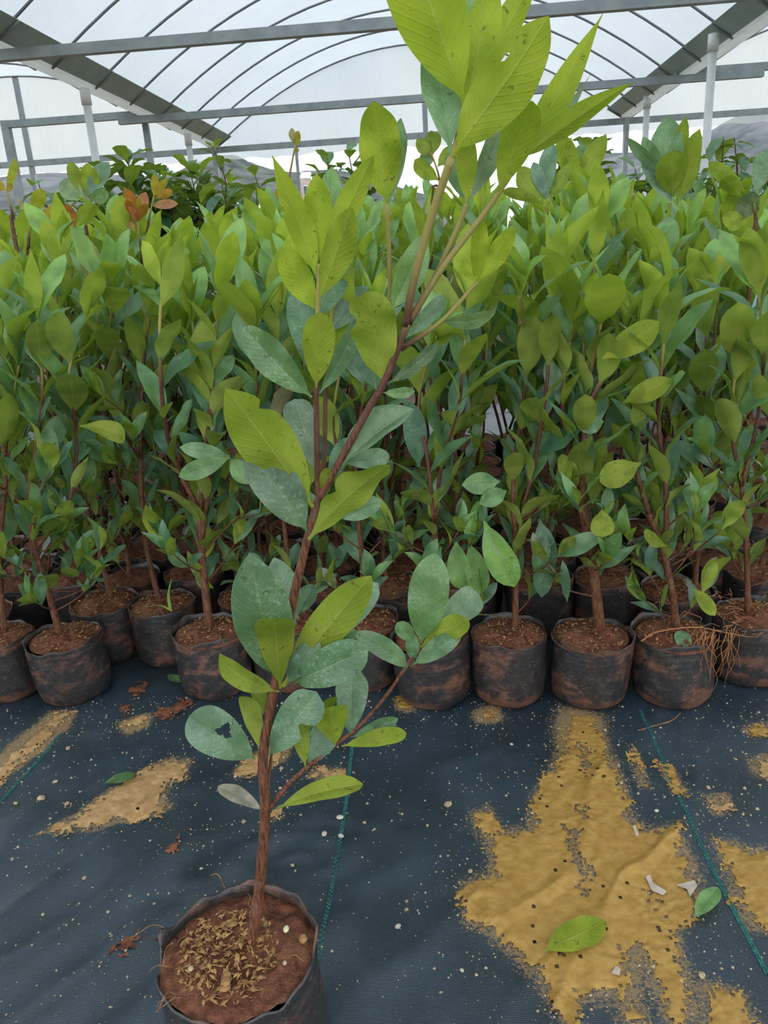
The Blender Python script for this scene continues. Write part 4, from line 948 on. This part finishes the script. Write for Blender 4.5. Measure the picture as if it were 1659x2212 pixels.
for s0, s1 in (((-0.085, 0.03), (-0.13, 0.025)), ((-0.03, 0.088), (-0.055, 0.115)), ((-0.06, -0.055), (-0.075, -0.075))):
    mb.tube(spline([(s0[0], s0[1], 0.15), ((s0[0] + s1[0]) / 2, (s0[1] + s1[1]) / 2 + 0.006, 0.158), (s1[0], s1[1], 0.15)], 5), 0.0006, 5)
o = mb.build('root_fibres', M['chip'], hero, True); o['kind'] = 'stuff'
def blob(name, loc, r, mat, parent=None, sq=(1, 1, 1), seed=0, seg=9):
    vs = []; fs = []; rg = random.Random(seed); n = 6
    for j in range(n + 1):
        th = math.pi * j / n
        for k in range(seg):
            a = 6.283 * k / seg; w = 1 + rg.uniform(-0.12, 0.12) if 0 < j < n else 1
            vs.append((r * w * sq[0] * math.sin(th) * math.cos(a), r * w * sq[1] * math.sin(th) * math.sin(a), r * sq[2] * math.cos(th)))
    for j in range(n):
        for k in range(seg): fs.append((j * seg + k, (j + 1) * seg + k, (j + 1) * seg + (k + 1) % seg, j * seg + (k + 1) % seg))
    return link(name, mesh(name, vs, fs, mat), parent, loc)
for i, (px_, r_, sq, mt, nm, lb) in enumerate((((618, 2007), 0.0042, (0.8, 1.3, 0.5), 'seed', 'seed', 'pale green seed'), ((655, 2028), 0.0055, (1, 1, 1), 'chip', 'seed_pod', 'round tan seed pod'), ((412, 2092), 0.0036, (1, 1, 0.8), 'grain', 'stone', 'small pale stone'),
        ((488, 2120), 0.008, (0.7, 1.7, 0.5), 'chip', 'bark_chip', 'brown bark chip'), ((498, 1995), 0.008, (1.2, 0.8, 0.35), 'chip', 'dry_husk', 'curled dry husk'), ((484, 2135), 0.006, (1.3, 0.7, 0.5), 'chip', 'dry_husk', None), ((615, 2080), 0.0026, (1, 1, 1), 'grain', 'stone', None))):
    p = onZ(*px_, 0.156) - HL; o = blob(nm, p, r_, M[mt], hero, sq, i)
    if lb: o['label'] = lb

def hp(pts, dys): return [onY(x, y, HY + dy) for (x, y), dy in zip(pts, dys)]
def hero_stem(pts, dys, r0, r1, t0, t1, name='branch', n=12):
    o, P = stem_obj(hero, HL, hp(pts, dys), r0, r1, t0, t1, name, n, 7); return o
trunk = hero_stem([(540, 2055), (552, 1985), (563, 1890), (573, 1750), (568, 1640), (582, 1540), (606, 1430), (630, 1310), (655, 1200), (672, 1135), (690, 1070)], [0.005] * 11, 0.0067, 0.0037, 0.0, 0.40, 'stem', 14)
b1 = hero_stem([(688, 1085), (685, 1000), (683, 850), (684, 740), (687, 650), (690, 570)], [0.005, 0.004, 0, -0.005, -0.01, -0.012], 0.0029, 0.0019, 0.30, 1.0)
b1b = hero_stem([(695, 1060), (701, 960), (703, 860), (706, 770), (716, 690), (725, 620)], [0.012, 0.015, 0.018, 0.02, 0.025, 0.03], 0.0024, 0.0016, 0.35, 1.0)
b2 = hero_stem([(688, 1080), (740, 985), (795, 885), (830, 825), (866, 735), (880, 700)], [0.005, 0, 0, 0, 0.0, 0.0], 0.0035, 0.0030, 0.30, 0.72)
b2a = hero_stem([(876, 705), (893, 610), (930, 475), (976, 340)], [0, -0.006, -0.015, -0.028], 0.0034, 0.0034, 0.60, 0.95)
b2e = hero_stem([(976, 345), (990, 290), (1004, 225)], [-0.028, -0.022, -0.02], 0.0026, 0.002, 0.85, 1.0)
b2b = hero_stem([(880, 705), (935, 608), (985, 500), (1008, 440)], [0.004, 0.01, 0.015, 0.015], 0.0026, 0.0022, 0.55, 0.95)
b2c = hero_stem([(884, 695), (955, 580), (1050, 455), (1126, 342)], [0.002, 0.004, 0.006, 0.006], 0.0030, 0.0022, 0.68, 0.95)
b2d = hero_stem([(866, 755), (955, 692), (1032, 608)], [0.01, 0.02, 0.028], 0.0022, 0.0017, 0.6, 1.0)
b3 = hero_stem([(826, 832), (842, 720), (842, 590), (836, 440)], [0.004, 0.03, 0.03, 0.02], 0.0024, 0.0020, 0.6, 0.95)
sb = hero_stem([(577, 1752), (618, 1700), (656, 1664), (722, 1610), (772, 1572), (824, 1516), (872, 1448), (908, 1390)], [0.005, 0.012, 0.02, 0.03, 0.035, 0.04, 0.045, 0.05], 0.0030, 0.0016, 0.05, 0.30)
tw2 = hero_stem([(576, 1720), (584, 1650), (590, 1590)], [0.012, 0.016, 0.02], 0.0020, 0.0014, 0.05, 0.2, 'twig')
tw3 = hero_stem([(612, 1400), (640, 1440), (645, 1478)], [0.01, 0.02, 0.03], 0.0014, 0.0012, 0.4, 0.6, 'twig')

Y0 = HY
def hl(part, b, t, w, sd, dyb, dyt, age, roll=0, red=0.0, dull=0.0, **kw):
    hl.k += 1
    px_leaf(part, HL, b, Y0 + dyb, t, Y0 + dyt, w, sd, roll, (age, red, dull), hl.k * 3 + 200, True, **kw)
hl.k = 0
# crown on the middle shoot
hl(b2e, (1004, 226), (850, -230), 168, 'u', -0.022, -0.05, 0.88, 8, pk=0.55, arch=0.18, fold=0.15)
hl(b2a, (977, 335), (1186, 35), 128, 'u', -0.032, -0.075, 0.72, -10, pk=0.50, arch=0.22, fold=0.22, holes=((0.66, 0.55, 0.03, 0.10),))
hl(b2a, (974, 332), (932, 90), 84, 't', -0.028, 0.015, 0.35, 12, arch=0.1, fold=0.5)
hl(b2e, (1004, 235), (1062, -50), 84, 'u', -0.020, 0.01, 0.80, -15, arch=0.1)
hl(b2e, (1006, 235), (1160, -55), 60, 'u', -0.018, 0.02, 0.78, 25, arch=0.15)
hl(b2e, (1002, 230), (1030, -60), 60, 't', -0.015, 0.05, 0.45, 0, arch=0.05)
# second shoot
hl(b2b, (1008, 438), (1008, 275), 46, 'u', 0.014, 0.0, 0.66, 0, pk=0.5)
hl(b2b, (1012, 440), (1102, 225), 50, 't', 0.016, 0.05, 0.25, 20, dull=0.25, arch=0.15)
hl(b2b, (1006, 436), (968, 330), 40, 't', 0.018, 0.05, 0.35, 0)
# third shoot
hl(b2c, (1076, 416), (1150, 218), 78, 'u', 0.004, -0.02, 0.75, 8, pk=0.58, q=0.65, arch=0.15)
hl(b2c, (1122, 345), (1302, 30), 62, 'u', 0.004, -0.01, 0.74, -12, pk=0.42, arch=0.12, fold=0.4, q=1.0)
hl(b2c, (1122, 346), (1368, 178), 48, 'u', 0.004, -0.015, 0.70, 20, pk=0.45, arch=0.25, fold=0.5, q=0.95)
hl(b2c, (1120, 340), (1276, 160), 26, 't', 0.01, 0.05, 0.2, 50, dull=0.25, pk=0.4, q=1.1)
# fourth, the little blistered pair
hl(b2d, (1032, 610), (1041, 465), 38, 'u', 0.026, 0.01, 0.85, 10, wave=0.3)
hl(b2d, (1034, 606), (1112, 488), 44, 'u', 0.026, 0.01, 0.82, -10, wave=0.3)
hl(b2d, (1030, 612), (1000, 560), 26, 'u', 0.026, 0.02, 0.75, 20)
hl(b2d, (950, 694), (1070, 676), 34, 't', 0.02, 0.05, 0.30, 40, dull=0.2, arch=0.3)
# wavy leaf on its own thin stem
hl(b3, (836, 442), (808, 218), 92, 'u', 0.02, 0.0, 0.72, 0, pk=0.46, wave=0.25, twist=0.5, q=0.62, arch=0.45)
hl(b3, (838, 445), (866, 255), 40, 't', 0.022, 0.05, 0.4, 10)
# straight shoot
hl(b1, (684, 600), (588, 336), 58, 'u', -0.010, -0.02, 0.78, -20, pk=0.45, arch=0.2, fold=0.3, q=0.95)
hl(b1, (692, 560), (684, 375), 64, 'u', -0.006, -0.005, 0.88, 5, pk=0.5, arch=0.1)
hl(b1, (688, 648), (760, 448), 70, 'u', -0.012, -0.05, 0.55, -15, pk=0.52, fold=0.3, arch=0.2)
hl(b1, (698, 560), (718, 360), 54, 't', 0.0, 0.03, 0.60, 0)
hl(b1, (702, 560), (808, 335), 56, 'u', -0.006, 0.0, 0.72, 12, pk=0.5)
hl(b1, (684, 672), (612, 535), 66, 'u', -0.004, -0.01, 0.80, 10, pk=0.55)
hl(b1, (690, 690), (745, 560), 54, 't', 0.0, 0.05, 0.12, 0)
hl(b1, (683, 838), (692, 674), 70, 'u', -0.004, -0.028, 0.62, 0, pk=0.55, q=0.68, arch=0.15)
hl(b1, (674, 858), (525, 706), 74, 't', -0.004, 0.0, 0.22, -10, pk=0.55, arch=0.35, fold=0.35, q=0.7)
hl(b1, (690, 850), (768, 688), 40, 't', 0.0, 0.02, 0.15, 35, pk=0.5)
hl(b1, (680, 820), (636, 628), 58, 't', 0.004, 0.05, 0.08, 0, pk=0.55)
hl(b1b, (706, 780), (750, 590), 62, 'u', 0.02, 0.03, 0.55, 0)
hl(b1b, (712, 720), (795, 618), 52, 't', 0.022, 0.05, 0.02, -10, dull=0.15)
hl(b1b, (725, 622), (735, 545), 40, 'u', 0.03, 0.03, 0.7, 0)
# leaning branch
hl(b2, (830, 832), (792, 630), 102, 'u', 0.0, -0.035, 0.45, 0, pk=0.50, q=0.55, wave=0.28, arch=0.3, bites=((0.72, 1, 0.4, 0.06),))
hl(b2, (838, 828), (948, 735), 30, 't', 0.002, 0.03, 0.15, 45, dull=0.3, arch=0.3)
hl(b2, (826, 848), (896, 845), 24, 't', 0.0, 0.01, 0.40, 20, dull=0.1, arch=0.3)
hl(b2, (842, 675), (916, 506), 64, 't', 0.006, 0.03, 0.52, 15, pk=0.48, fold=0.4, arch=0.4)
hl(b2, (815, 845), (770, 740), 46, 't', 0.006, 0.05, 0.05, 0)
hl(b2, (876, 720), (905, 655), 34, 't', 0.004, 0.02, 0.35, 10, wave=0.3)
hl(b2, (870, 735), (960, 640), 36, 't', 0.01, 0.05, 0.1, 10)
hl(b2, (740, 1005), (895, 884), 64, 't', 0.0, 0.02, 0.22, -42, dull=0.12, fold=0.9, pk=0.5, arch=0.3)
hl(b2, (712, 1040), (752, 945), 42, 't', 0.006, 0.03, 0.04, 0)
hl(b2, (740, 1000), (842, 985), 44, 't', 0.004, 0.03, 0.1, 0)
# big leaves at the fork
hl(trunk, (676, 1096), (487, 840), 122, 'u', 0.0, -0.05, 0.45, -6, pk=0.46, arch=0.2, fold=0.2, q=0.72, bites=((0.745, -1, 0.42, 0.035),))
hl(trunk, (664, 1148), (524, 956), 96, 't', 0.002, -0.01, 0.03, 12, dull=0.22, pk=0.5, fold=0.45, q=0.7)
hl(trunk, (682, 1020), (636, 862), 66, 't', 0.02, 0.06, 0.05, 0, dull=0.22, pk=0.62, q=0.55)
hl(trunk, (666, 1166), (842, 1005), 82, 'u', 0.0, -0.045, 0.38, 20, pk=0.48, wave=0.22, twist=-0.8, arch=0.45, q=0.7, bites=((0.45, 1, 0.35, 0.04),))
hl(trunk, (720, 1115), (826, 1082), 52, 't', 0.01, 0.02, 0.22, 0, arch=0.3)
hl(trunk, (700, 1080), (706, 1010), 28, 'u', 0.004, -0.005, 0.3, 0)
# whorl half way up
hl(trunk, (596, 1466), (538, 1196), 122, 't', 0.004, -0.02, 0.06, 0, pk=0.50, fold=0.28, arch=0.25, q=0.68, dull=0.10, bites=((0.80, 1, 0.25, 0.04),))
hl(trunk, (640, 1350), (592, 1204), 72, 't', 0.02, 0.05, 0.10, -8, pk=0.46, q=0.7, dull=0.06)
hl(trunk, (606, 1488), (592, 1336), 82, 'u', -0.004, -0.05, 0.36, 0, pk=0.62, q=0.48, fold=0.25, arch=0.3)
hl(trunk, (610, 1484), (802, 1244), 88, 'u', -0.002, -0.035, 0.42, 12, pk=0.52, fold=0.3, arch=0.15, q=0.75)
hl(trunk, (630, 1450), (817, 1260), 66, 't', 0.01, 0.03, 0.08, -5, dull=0.14, pk=0.62, q=0.6)
hl(trunk, (636, 1474), (796, 1400), 82, 't', 0.006, -0.03, 0.12, 0, pk=0.58, q=0.55, arch=0.5, fold=0.3)
hl(trunk, (640, 1420), (770, 1362), 50, 't', 0.012, 0.02, 0.25, 0, pk=0.55, q=0.6)
hl(trunk, (616, 1480), (688, 1380), 50, 't', 0.0, -0.005, 0.06, -10, dull=0.12, pk=0.6, q=0.6)
hl(trunk, (650, 1430), (725, 1335), 50, 'u', 0.004, -0.01, 0.40, 0)
hl(trunk, (603, 1494), (474, 1412), 48, 'u', 0.0, -0.02, 0.34, 30, arch=0.5, curl=0.25, fold=0.4, pk=0.5)
hl(trunk, (642, 1330), (676, 1262), 40, 't', 0.025, 0.05, 0.05, 0)
# lower leaves
hl(trunk, (552, 1640), (409, 1546), 92, 't', 0.004, -0.015, 0.10, 0, pk=0.60, q=0.52, fold=0.2, dull=0.08, arch=0.25, holes=((0.58, 0.30, 0.085, 0.30),))
hl(trunk, (562, 1625), (524, 1504), 42, 'u', 0.002, -0.02, 0.18, -20, pk=0.55, curl=0.2)
hl(trunk, (582, 1560), (548, 1464), 34, 'u', 0.006, 0.0, 0.16, 0)
hl(trunk, (581, 1632), (684, 1494), 84, 't', 0.002, 0.0, 0.10, 0, pk=0.62, q=0.5, dull=0.08, bites=((0.60, 1, 0.75, 0.075),), arch=0.35)
hl(sb, (661, 1660), (650, 1520), 44, 'u', 0.02, 0.005, 0.22, 15, wave=0.25, twist=0.5)
hl(sb, (664, 1655), (728, 1540), 62, 't', 0.024, 0.05, 0.06, 0, dull=0.05)
hl(sb, (724, 1612), (712, 1528), 74, 'u', 0.028, 0.0, 0.50, 0, pk=0.58, q=0.5)
hl(sb, (756, 1590), (762, 1440), 66, 't', 0.032, 0.06, 0.10, 0, dull=0.08, pk=0.52, q=0.42, bites=((0.93, 1, 0.2, 0.1),))
hl(sb, (738, 1612), (878, 1584), 38, 'u', 0.03, 0.01, 0.50, 10, pk=0.55, q=0.6, arch=0.3)
hl(sb, (758, 1592), (860, 1552), 32, 't', 0.034, 0.04, 0.12, 30, dull=0.1)
hl(sb, (664, 1580), (728, 1506), 24, 'u', 0.03, 0.03, 0.25, 30)
hl(sb, (596, 1748), (784, 1694), 46, 'u', 0.012, -0.01, 0.40, 22, fold=0.6, arch=0.4, pk=0.52, q=0.65)
hl(trunk, (570, 1752), (470, 1698), 34, 't', 0.004, 0.05, 0.05, 20, dull=0.95, arch=0.3, curl=-0.2, pk=0.55)
# tip of the side twig
hl(sb, (908, 1392), (940, 1194), 86, 't', 0.05, 0.06, 0.34, 0, pk=0.52, q=0.68, fold=0.28)
hl(sb, (906, 1384), (1034, 1282), 64, 't', 0.05, 0.08, 0.18, 0, dull=0.14, pk=0.66, q=0.42)
hl(sb, (908, 1398), (1012, 1338), 52, 'u', 0.048, 0.02, 0.45, 10, pk=0.5, q=0.6)
hl(sb, (896, 1388), (858, 1344), 34, 't', 0.048, 0.04, 0.32, 0, q=0.5)
hl(sb, (881, 1442), (764, 1366), 44, 't', 0.044, 0.02, 0.25, 15, dull=0.05, arch=0.5, curl=0.15)
hl(sb, (892, 1436), (1000, 1362), 44, 't', 0.046, 0.04, 0.25, 0)
hl(sb, (892, 1428), (890, 1366), 30, 't', 0.047, 0.05, 0.22, 0)

# ------------------------------------------------------------------ small things on the mat
def ground_leaf(b, t, w, up, age, label, z=0.006, seed=1, **kw):
    B, T = onZ(*b, z), onZ(*t, z); zz = max(zmat(*(B.lerp(T, q).xy)) for q in (0, 0.25, 0.5, 0.75, 1)) + z; B.z = zz; T.z = zz + 0.004; d = T - B; L = d.length
    depth = ((B + T) / 2 - CAM).dot(FW); o_ = dict(width=w * depth / FPX / L, fold=0.06 if up == 't' else -0.06, arch=0.06 if up == 't' else -0.06, twist=0.0, wave=0.05, seed=seed, q=0.7, pk=0.52); o_.update(kw)
    m = leaf_mesh('fallen_leaf', 18, 4, **o_); o = place_leaf(None, Vector(), B, d, Vector((0, 0, 1 if up == 't' else -1)), L, m, (age, 0, 0)); o.name = 'fallen_leaf'
    tag(o, label, 'leaf', 'fallen leaves on the mat'); return o
ground_leaf((1174, 2062), (1306, 1999), 76, 'u', 0.55, 'large pale green fallen leaf lying on the wet sand fan', 0.010, 5)
ground_leaf((1500, 1982), (1551, 1920), 40, 't', 0.62, 'bright green fallen leaf beside the long teal line', 0.012, 6)
ground_leaf((224, 1694), (293, 1678), 34, 't', 0.28, 'dark green fallen leaf on the edge of the pale sand patch', 0.010, 7)
ground_leaf((362, 1458), (392, 1478), 24, 't', 0.35, 'green fallen leaf half hidden against a front bag', 0.006, 8)
def soil_leaf():
    B, T = onY(1478, 1412, 1.325), onY(1472, 1362, 1.37); m = leaf_mesh('fallen_leaf', 14, 4, 0.62, 0.5, 0.2, 0.2, seed=9, q=0.6)
    d = T - B; o = place_leaf(None, Vector(), B, d, Vector((0, -0.55, 0.85)), d.length, m, (0.25, 0, 0)); o.name = 'fallen_leaf'; tag(o, 'green fallen leaf resting on the soil of the root-draped bag', 'leaf', 'fallen leaves on the mat')
soil_leaf()
STONES = [((735, 1769), 7.5, 'pale flat stone on the teal line, farthest of three'), ((701, 1808), 7, 'pale pointed stone left of the teal line'), ((737, 1812), 6.5, 'pale wedge stone touching the teal line'), ((860, 2004), 7, 'white stone alone on the bare mat'),
  ((998, 2098), 5, 'tiny cream stone near the sand fan'), ((1418, 1752), 5, 'white fleck of stone between sand and teal line'), ((145, 1738), 6, 'tan pebble above the pale sand patch'), ((35, 1738), 5, 'tan pebble near the frame edge'), ((1016, 1884), 6, 'grey pebble at the fan edge'), ((1150, 1757), 4, 'small pebble at the fan neck'),
  ((120, 1692), 6, 'tan crumb near the teal line at the frame edge'), ((148, 1620), 6, 'sandy crumb below the leaning bag'), ((90, 1728), 9, 'lumpy tan pebble by the diagonal strip'), ((183, 1900), 5, 'small reddish pebble on the bare mat'), ((1105, 1608), 4, 'white pebble below the front bags'), ((968, 1740), 9, 'crumbly sand lump on the dark mat'), ((558, 1594), 5, 'crumb beside the lower leaves'),
  ((435, 1878), 4, 'tiny pale pebble beside the stem'), ((1516, 2108), 9, 'orange pebble in the bottom corner')]
for i, (p_, r_, lb) in enumerate(STONES):
    q = onZ(*p_); dep = (q - CAM).dot(FW); rr = r_ * dep / FPX
    o = blob('pebble', (q.x, q.y, zmat(q.x, q.y) + rr * 0.35), rr, M['stone'] if i < 6 or i in (14, 17) else M['grain'], None, (1.1, 0.85, 0.55), 50 + i, 8); o.rotation_euler.z = i * 1.3
    tag(o, lb, 'pebble', 'pebbles on the mat')
# scraps of wet film on the sand fan
for i, (pp, lb) in enumerate((([(1394, 1900), (1404, 1894), (1410, 1912), (1440, 1930), (1432, 1938), (1408, 1928)], 'hooked pinkish-white scrap on the sand fan'), ([(1462, 1916), (1500, 1906), (1506, 1918), (1490, 1942), (1484, 1925)], 'pinkish-white flat scrap at the fan edge near a leaf'),
        ([(1366, 1790), (1372, 1786), (1380, 1808), (1374, 1812)], 'short white scrap high on the sand fan'), ([(1320, 2108), (1330, 2092), (1340, 2098), (1338, 2112)], 'pinkish-white scrap below the large fallen leaf'))):
    P = [onZ(*q) for q in pp]; c = sum(P, Vector()) / len(P); n = len(P)
    vs = [(p.x - c.x, p.y - c.y, 0.0045 + zmat(p.x, p.y)) for p in P] + [(p.x - c.x, p.y - c.y, 0.0057 + zmat(p.x, p.y)) for p in P]
    fs = [tuple(range(n - 1, -1, -1)), tuple(range(n, 2 * n))] + [(k, (k + 1) % n, n + (k + 1) % n, n + k) for k in range(n)]
    o = link('plastic_scrap', mesh('plastic_scrap', vs, fs, M['dew'], False), None, (c.x, c.y, 0)); tag(o, lb, 'scrap', 'pale scraps on the sand')
# orange roots draped over the bags at the right, part of the sapling growing there
rg = random.Random(12); mb = MB(); jl = Vector(fJ.location)
def rootline(pts, r=0.0011):
    P = [onY(x, y, Y) - jl for (x, y, Y) in pts]; mb.tube(spline(P, 5), [lerp(r, r * 0.5, i / (5 * (len(P) - 1))) for i in range(5 * (len(P) - 1) + 1)], 5)
rootline([(1385, 1385, 1.335), (1420, 1365, 1.35), (1500, 1355, 1.345), (1560, 1365, 1.34), (1610, 1375, 1.35)], 0.0018)
for i in range(30):
    x = rg.uniform(1500, 1600); y = rg.uniform(1345, 1385); dx = rg.uniform(-40, 15); L = rg.uniform(30, 125); Yr = 1.328 + 0.00045 * max(0, x - 1530)
    rootline([(x, y, Yr + 0.02), (x + dx * 0.3 + rg.uniform(-12, 12), y + L * 0.35, Yr), (x + dx * 0.6 + rg.uniform(-12, 12), y + L * 0.7, Yr - 0.003), (x + dx + rg.uniform(-8, 8), y + L, Yr)], rg.uniform(0.0005, 0.0011))
for i in range(70):
    x = rg.uniform(1440, 1659); y = rg.uniform(1270, 1385); Yr = lerp(1.50, 1.36, (y - 1270) / 115); pts = []
    for j in range(4): pts.append((x, y, Yr)); x += rg.uniform(-22, 22); y += rg.uniform(-10, 14); Yr -= 0.004
    rootline(pts, rg.uniform(0.0005, 0.0010))
o = mb.build('root_tangle', M['root'], fJ, True); o['kind'] = 'stuff'; o['label'] = 'tangle of thin orange roots spilling over the bag'
def loose(name, label, px, r, mat, cat):
    P = [onZ(*q, 0.006) for q in px]; c = P[0].copy(); c.z = 0; mb = MB(); mb.tube([p - c for p in spline(P, 6)], r, 5); o = mb.build(name, mat, None, True, c); tag(o, label, cat)
loose('loose_root', 'thin reddish root lying on the mat in front of the root-draped bag', [(1378, 1578), (1420, 1566), (1452, 1556), (1470, 1540)], 0.0011, M['root'], 'root')
loose('dry_twig', 'small brown twig fibre on the bare mat behind the lower leaves', [(412, 1608), (418, 1590), (424, 1576)], 0.0008, M['root'], 'twig')
# grass blade in the bag beside the gap
def grass():
    L0 = Vector(fC.location); by = 1.63
    for px in ([(368, 1318), (364, 1285), (370, 1250)], [(370, 1320), (345, 1308), (305, 1312)]):
        P = spline([onY(x, y, by) for x, y in px], 5); vs = []; fs = []
        for i, p in enumerate(P):
            w = 0.0035 * (1 - (i / (len(P) - 1)) ** 2) + 0.0003; vs += [p - L0 + Vector((-w, 0, 0.2 * w)), p - L0 + Vector((0, -w * 0.4, 0)), p - L0 + Vector((w, 0, 0.2 * w))]
        for i in range(len(P) - 1):
            for q in (0, 1): fs.append((3 * i + q, 3 * i + q + 1, 3 * i + q + 4, 3 * i + q + 3))
        link('grass_blade', mesh('grass_blade', vs, fs, M['grass']), fC)
grass()

# ------------------------------------------------------------------ beyond the greenhouse
def hill(name, label, px, Y, mat, depth, seed, rough=0.02):
    P = [onY(x, y, Y) for x, y in px]; c = Vector((P[len(P) // 2].x, Y, 0)); P = spline(P, 8); n = len(P); rows = 14; vs = []; fs = []
    for j in range(rows + 1):
        t = -1 + 2 * j / rows
        for i, p in enumerate(P):
            s = 1 - abs(t) ** 1.5; nz_ = float(fbm(np.array([i * 0.55 + seed]), np.array([j * 0.8 + 3.0]), 3)[0]) - 0.5
            vs.append((p.x - c.x + t * depth * 0.05, t * depth, max(0, p.z) * s * (1 + rough * 6 * nz_ * (1 - s)) + Y * rough * 0.35 * nz_ * s))
    for j in range(rows):
        for i in range(n - 1): a = j * n + i; fs.append((a, a + 1, a + n + 1, a + n))
    o = link(name, mesh(name, vs, fs, mat), None, c); tag(o, label, kind='structure')
hill('hill_far', 'haze-grey hill band beyond the greenhouse on the left', [(-400, 410), (-150, 392), (0, 385), (100, 374), (200, 376), (330, 380), (450, 385), (560, 395), (700, 420), (800, 450)], 240, M['hill'], 90, 3, 0.004)
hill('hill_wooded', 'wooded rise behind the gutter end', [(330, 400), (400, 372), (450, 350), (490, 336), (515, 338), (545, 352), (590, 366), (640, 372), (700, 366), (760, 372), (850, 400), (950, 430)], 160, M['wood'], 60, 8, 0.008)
hill('mountain', 'haze-grey rocky mountain beyond the greenhouse at the right', [(1180, 400), (1290, 340), (1340, 330), (1400, 336), (1450, 322), (1500, 305), (1545, 276), (1590, 252), (1622, 247), (1665, 262), (1760, 290), (1950, 340)], 420, M['hill'], 150, 5, 0.006)

def building(label, x0, x1, ytop, yroof, Y, wall, roof, wins=2, deep=6.0):
    A, B = onY(x0, ytop, Y), onY(x1, ytop, Y); zr = onY((x0 + x1) / 2, yroof, Y).z; w = (B.x - A.x); cx = (A.x + B.x) / 2; zt = (A.z + B.z) / 2
    e = empty('farm_building', (cx, Y, 0)); tag(e, label, 'building')
    mb = MB(); mb.box((0, deep / 2, zt / 2), (w / 2, 0, 0), (0, deep / 2, 0), (0, 0, zt / 2)); mb.build('wall', wall, e)
    mb = MB(); o_ = 0.04 * w; zz = max(zr - zt, 0.25)
    vs = [(-w / 2 - o_, -o_, zt), (w / 2 + o_, -o_, zt), (w / 2 + o_, deep + o_, zt), (-w / 2 - o_, deep + o_, zt), (-w / 2 - o_, deep / 2, zt + zz), (w / 2 + o_, deep / 2, zt + zz)]
    mb.add(vs, [(0, 1, 5, 4), (2, 3, 4, 5), (0, 4, 3), (1, 2, 5), (3, 2, 1, 0)]); mb.build('roof', roof, e)
    for i in range(wins):
        x = -w / 2 + w * (i + 0.5) / wins; q = w / wins * 0.22
        mb = MB(); mb.box((x, -0.03, zt - 1.3), (q, 0, 0), (0, 0.04, 0), (0, 0, 0.55)); f = mb.build('window', M['white'], e)
        mb = MB(); mb.box((x, -0.08, zt - 1.3), (q * 0.85, 0, 0), (0, 0.02, 0), (0, 0, 0.47)); mb.build('pane', M['pane'], f)
building('low building with a bright white roof and pinkish wall beyond the hanging-leaf shrub', 428, 540, 446, 432, 60, M['brick'], M['white'], 3)
building('small grey block house among the trees on the wooded rise', 648, 668, 385, 366, 95, M['brick'], M['white'], 1)
building('long pinkish shed seen low between the canopy leaves', 500, 760, 462, 448, 75, M['brick'], M['white'], 5)

def tarp(label, x0, x1, yt, Y):
    A, B = onY(x0, yt, Y), onY(x1, yt, Y); w = B.x - A.x; zt = (A.z + B.z) / 2; c = Vector(((A.x + B.x) / 2, Y, 0)); vs = []; fs = []; n = 14
    prof = [(-0.9, 0.0), (-0.85, 0.55), (-0.7, 0.92), (-0.3, 1.0), (0.3, 1.0), (0.7, 0.92), (0.85, 0.5), (0.9, 0.0)]
    for i in range(n + 1):
        for j, (d, h) in enumerate(prof):
            vs.append((w * (i / n - 0.5), d * 0.8 + 0.04 * math.sin(i * 1.7 + j), zt * h * (1 - 0.05 * math.sin(i * 1.1) ** 2 * (h > 0.1)) * (0.97 if i in (0, n) else 1)))
    m = len(prof)
    for i in range(n):
        for j in range(m - 1): a = i * m + j; fs.append((a, a + 1, a + m + 1, a + m))
    fs.append(tuple(range(m))); fs.append(tuple(range(n * m + m - 1, n * m - 1, -1)))
    o = link('tarpaulin_cover', mesh('tarpaulin_cover', vs, fs, M['blue']), None, c); tag(o, label, 'tarpaulin')
tarp('pale blue tarpaulin over a stack beyond the saplings near the mountain', 1490, 1800, 405, 9.0)
tarp('small blue tarpaulin glimpsed beside the hanging-leaf shrub', 545, 625, 470, 8.0)
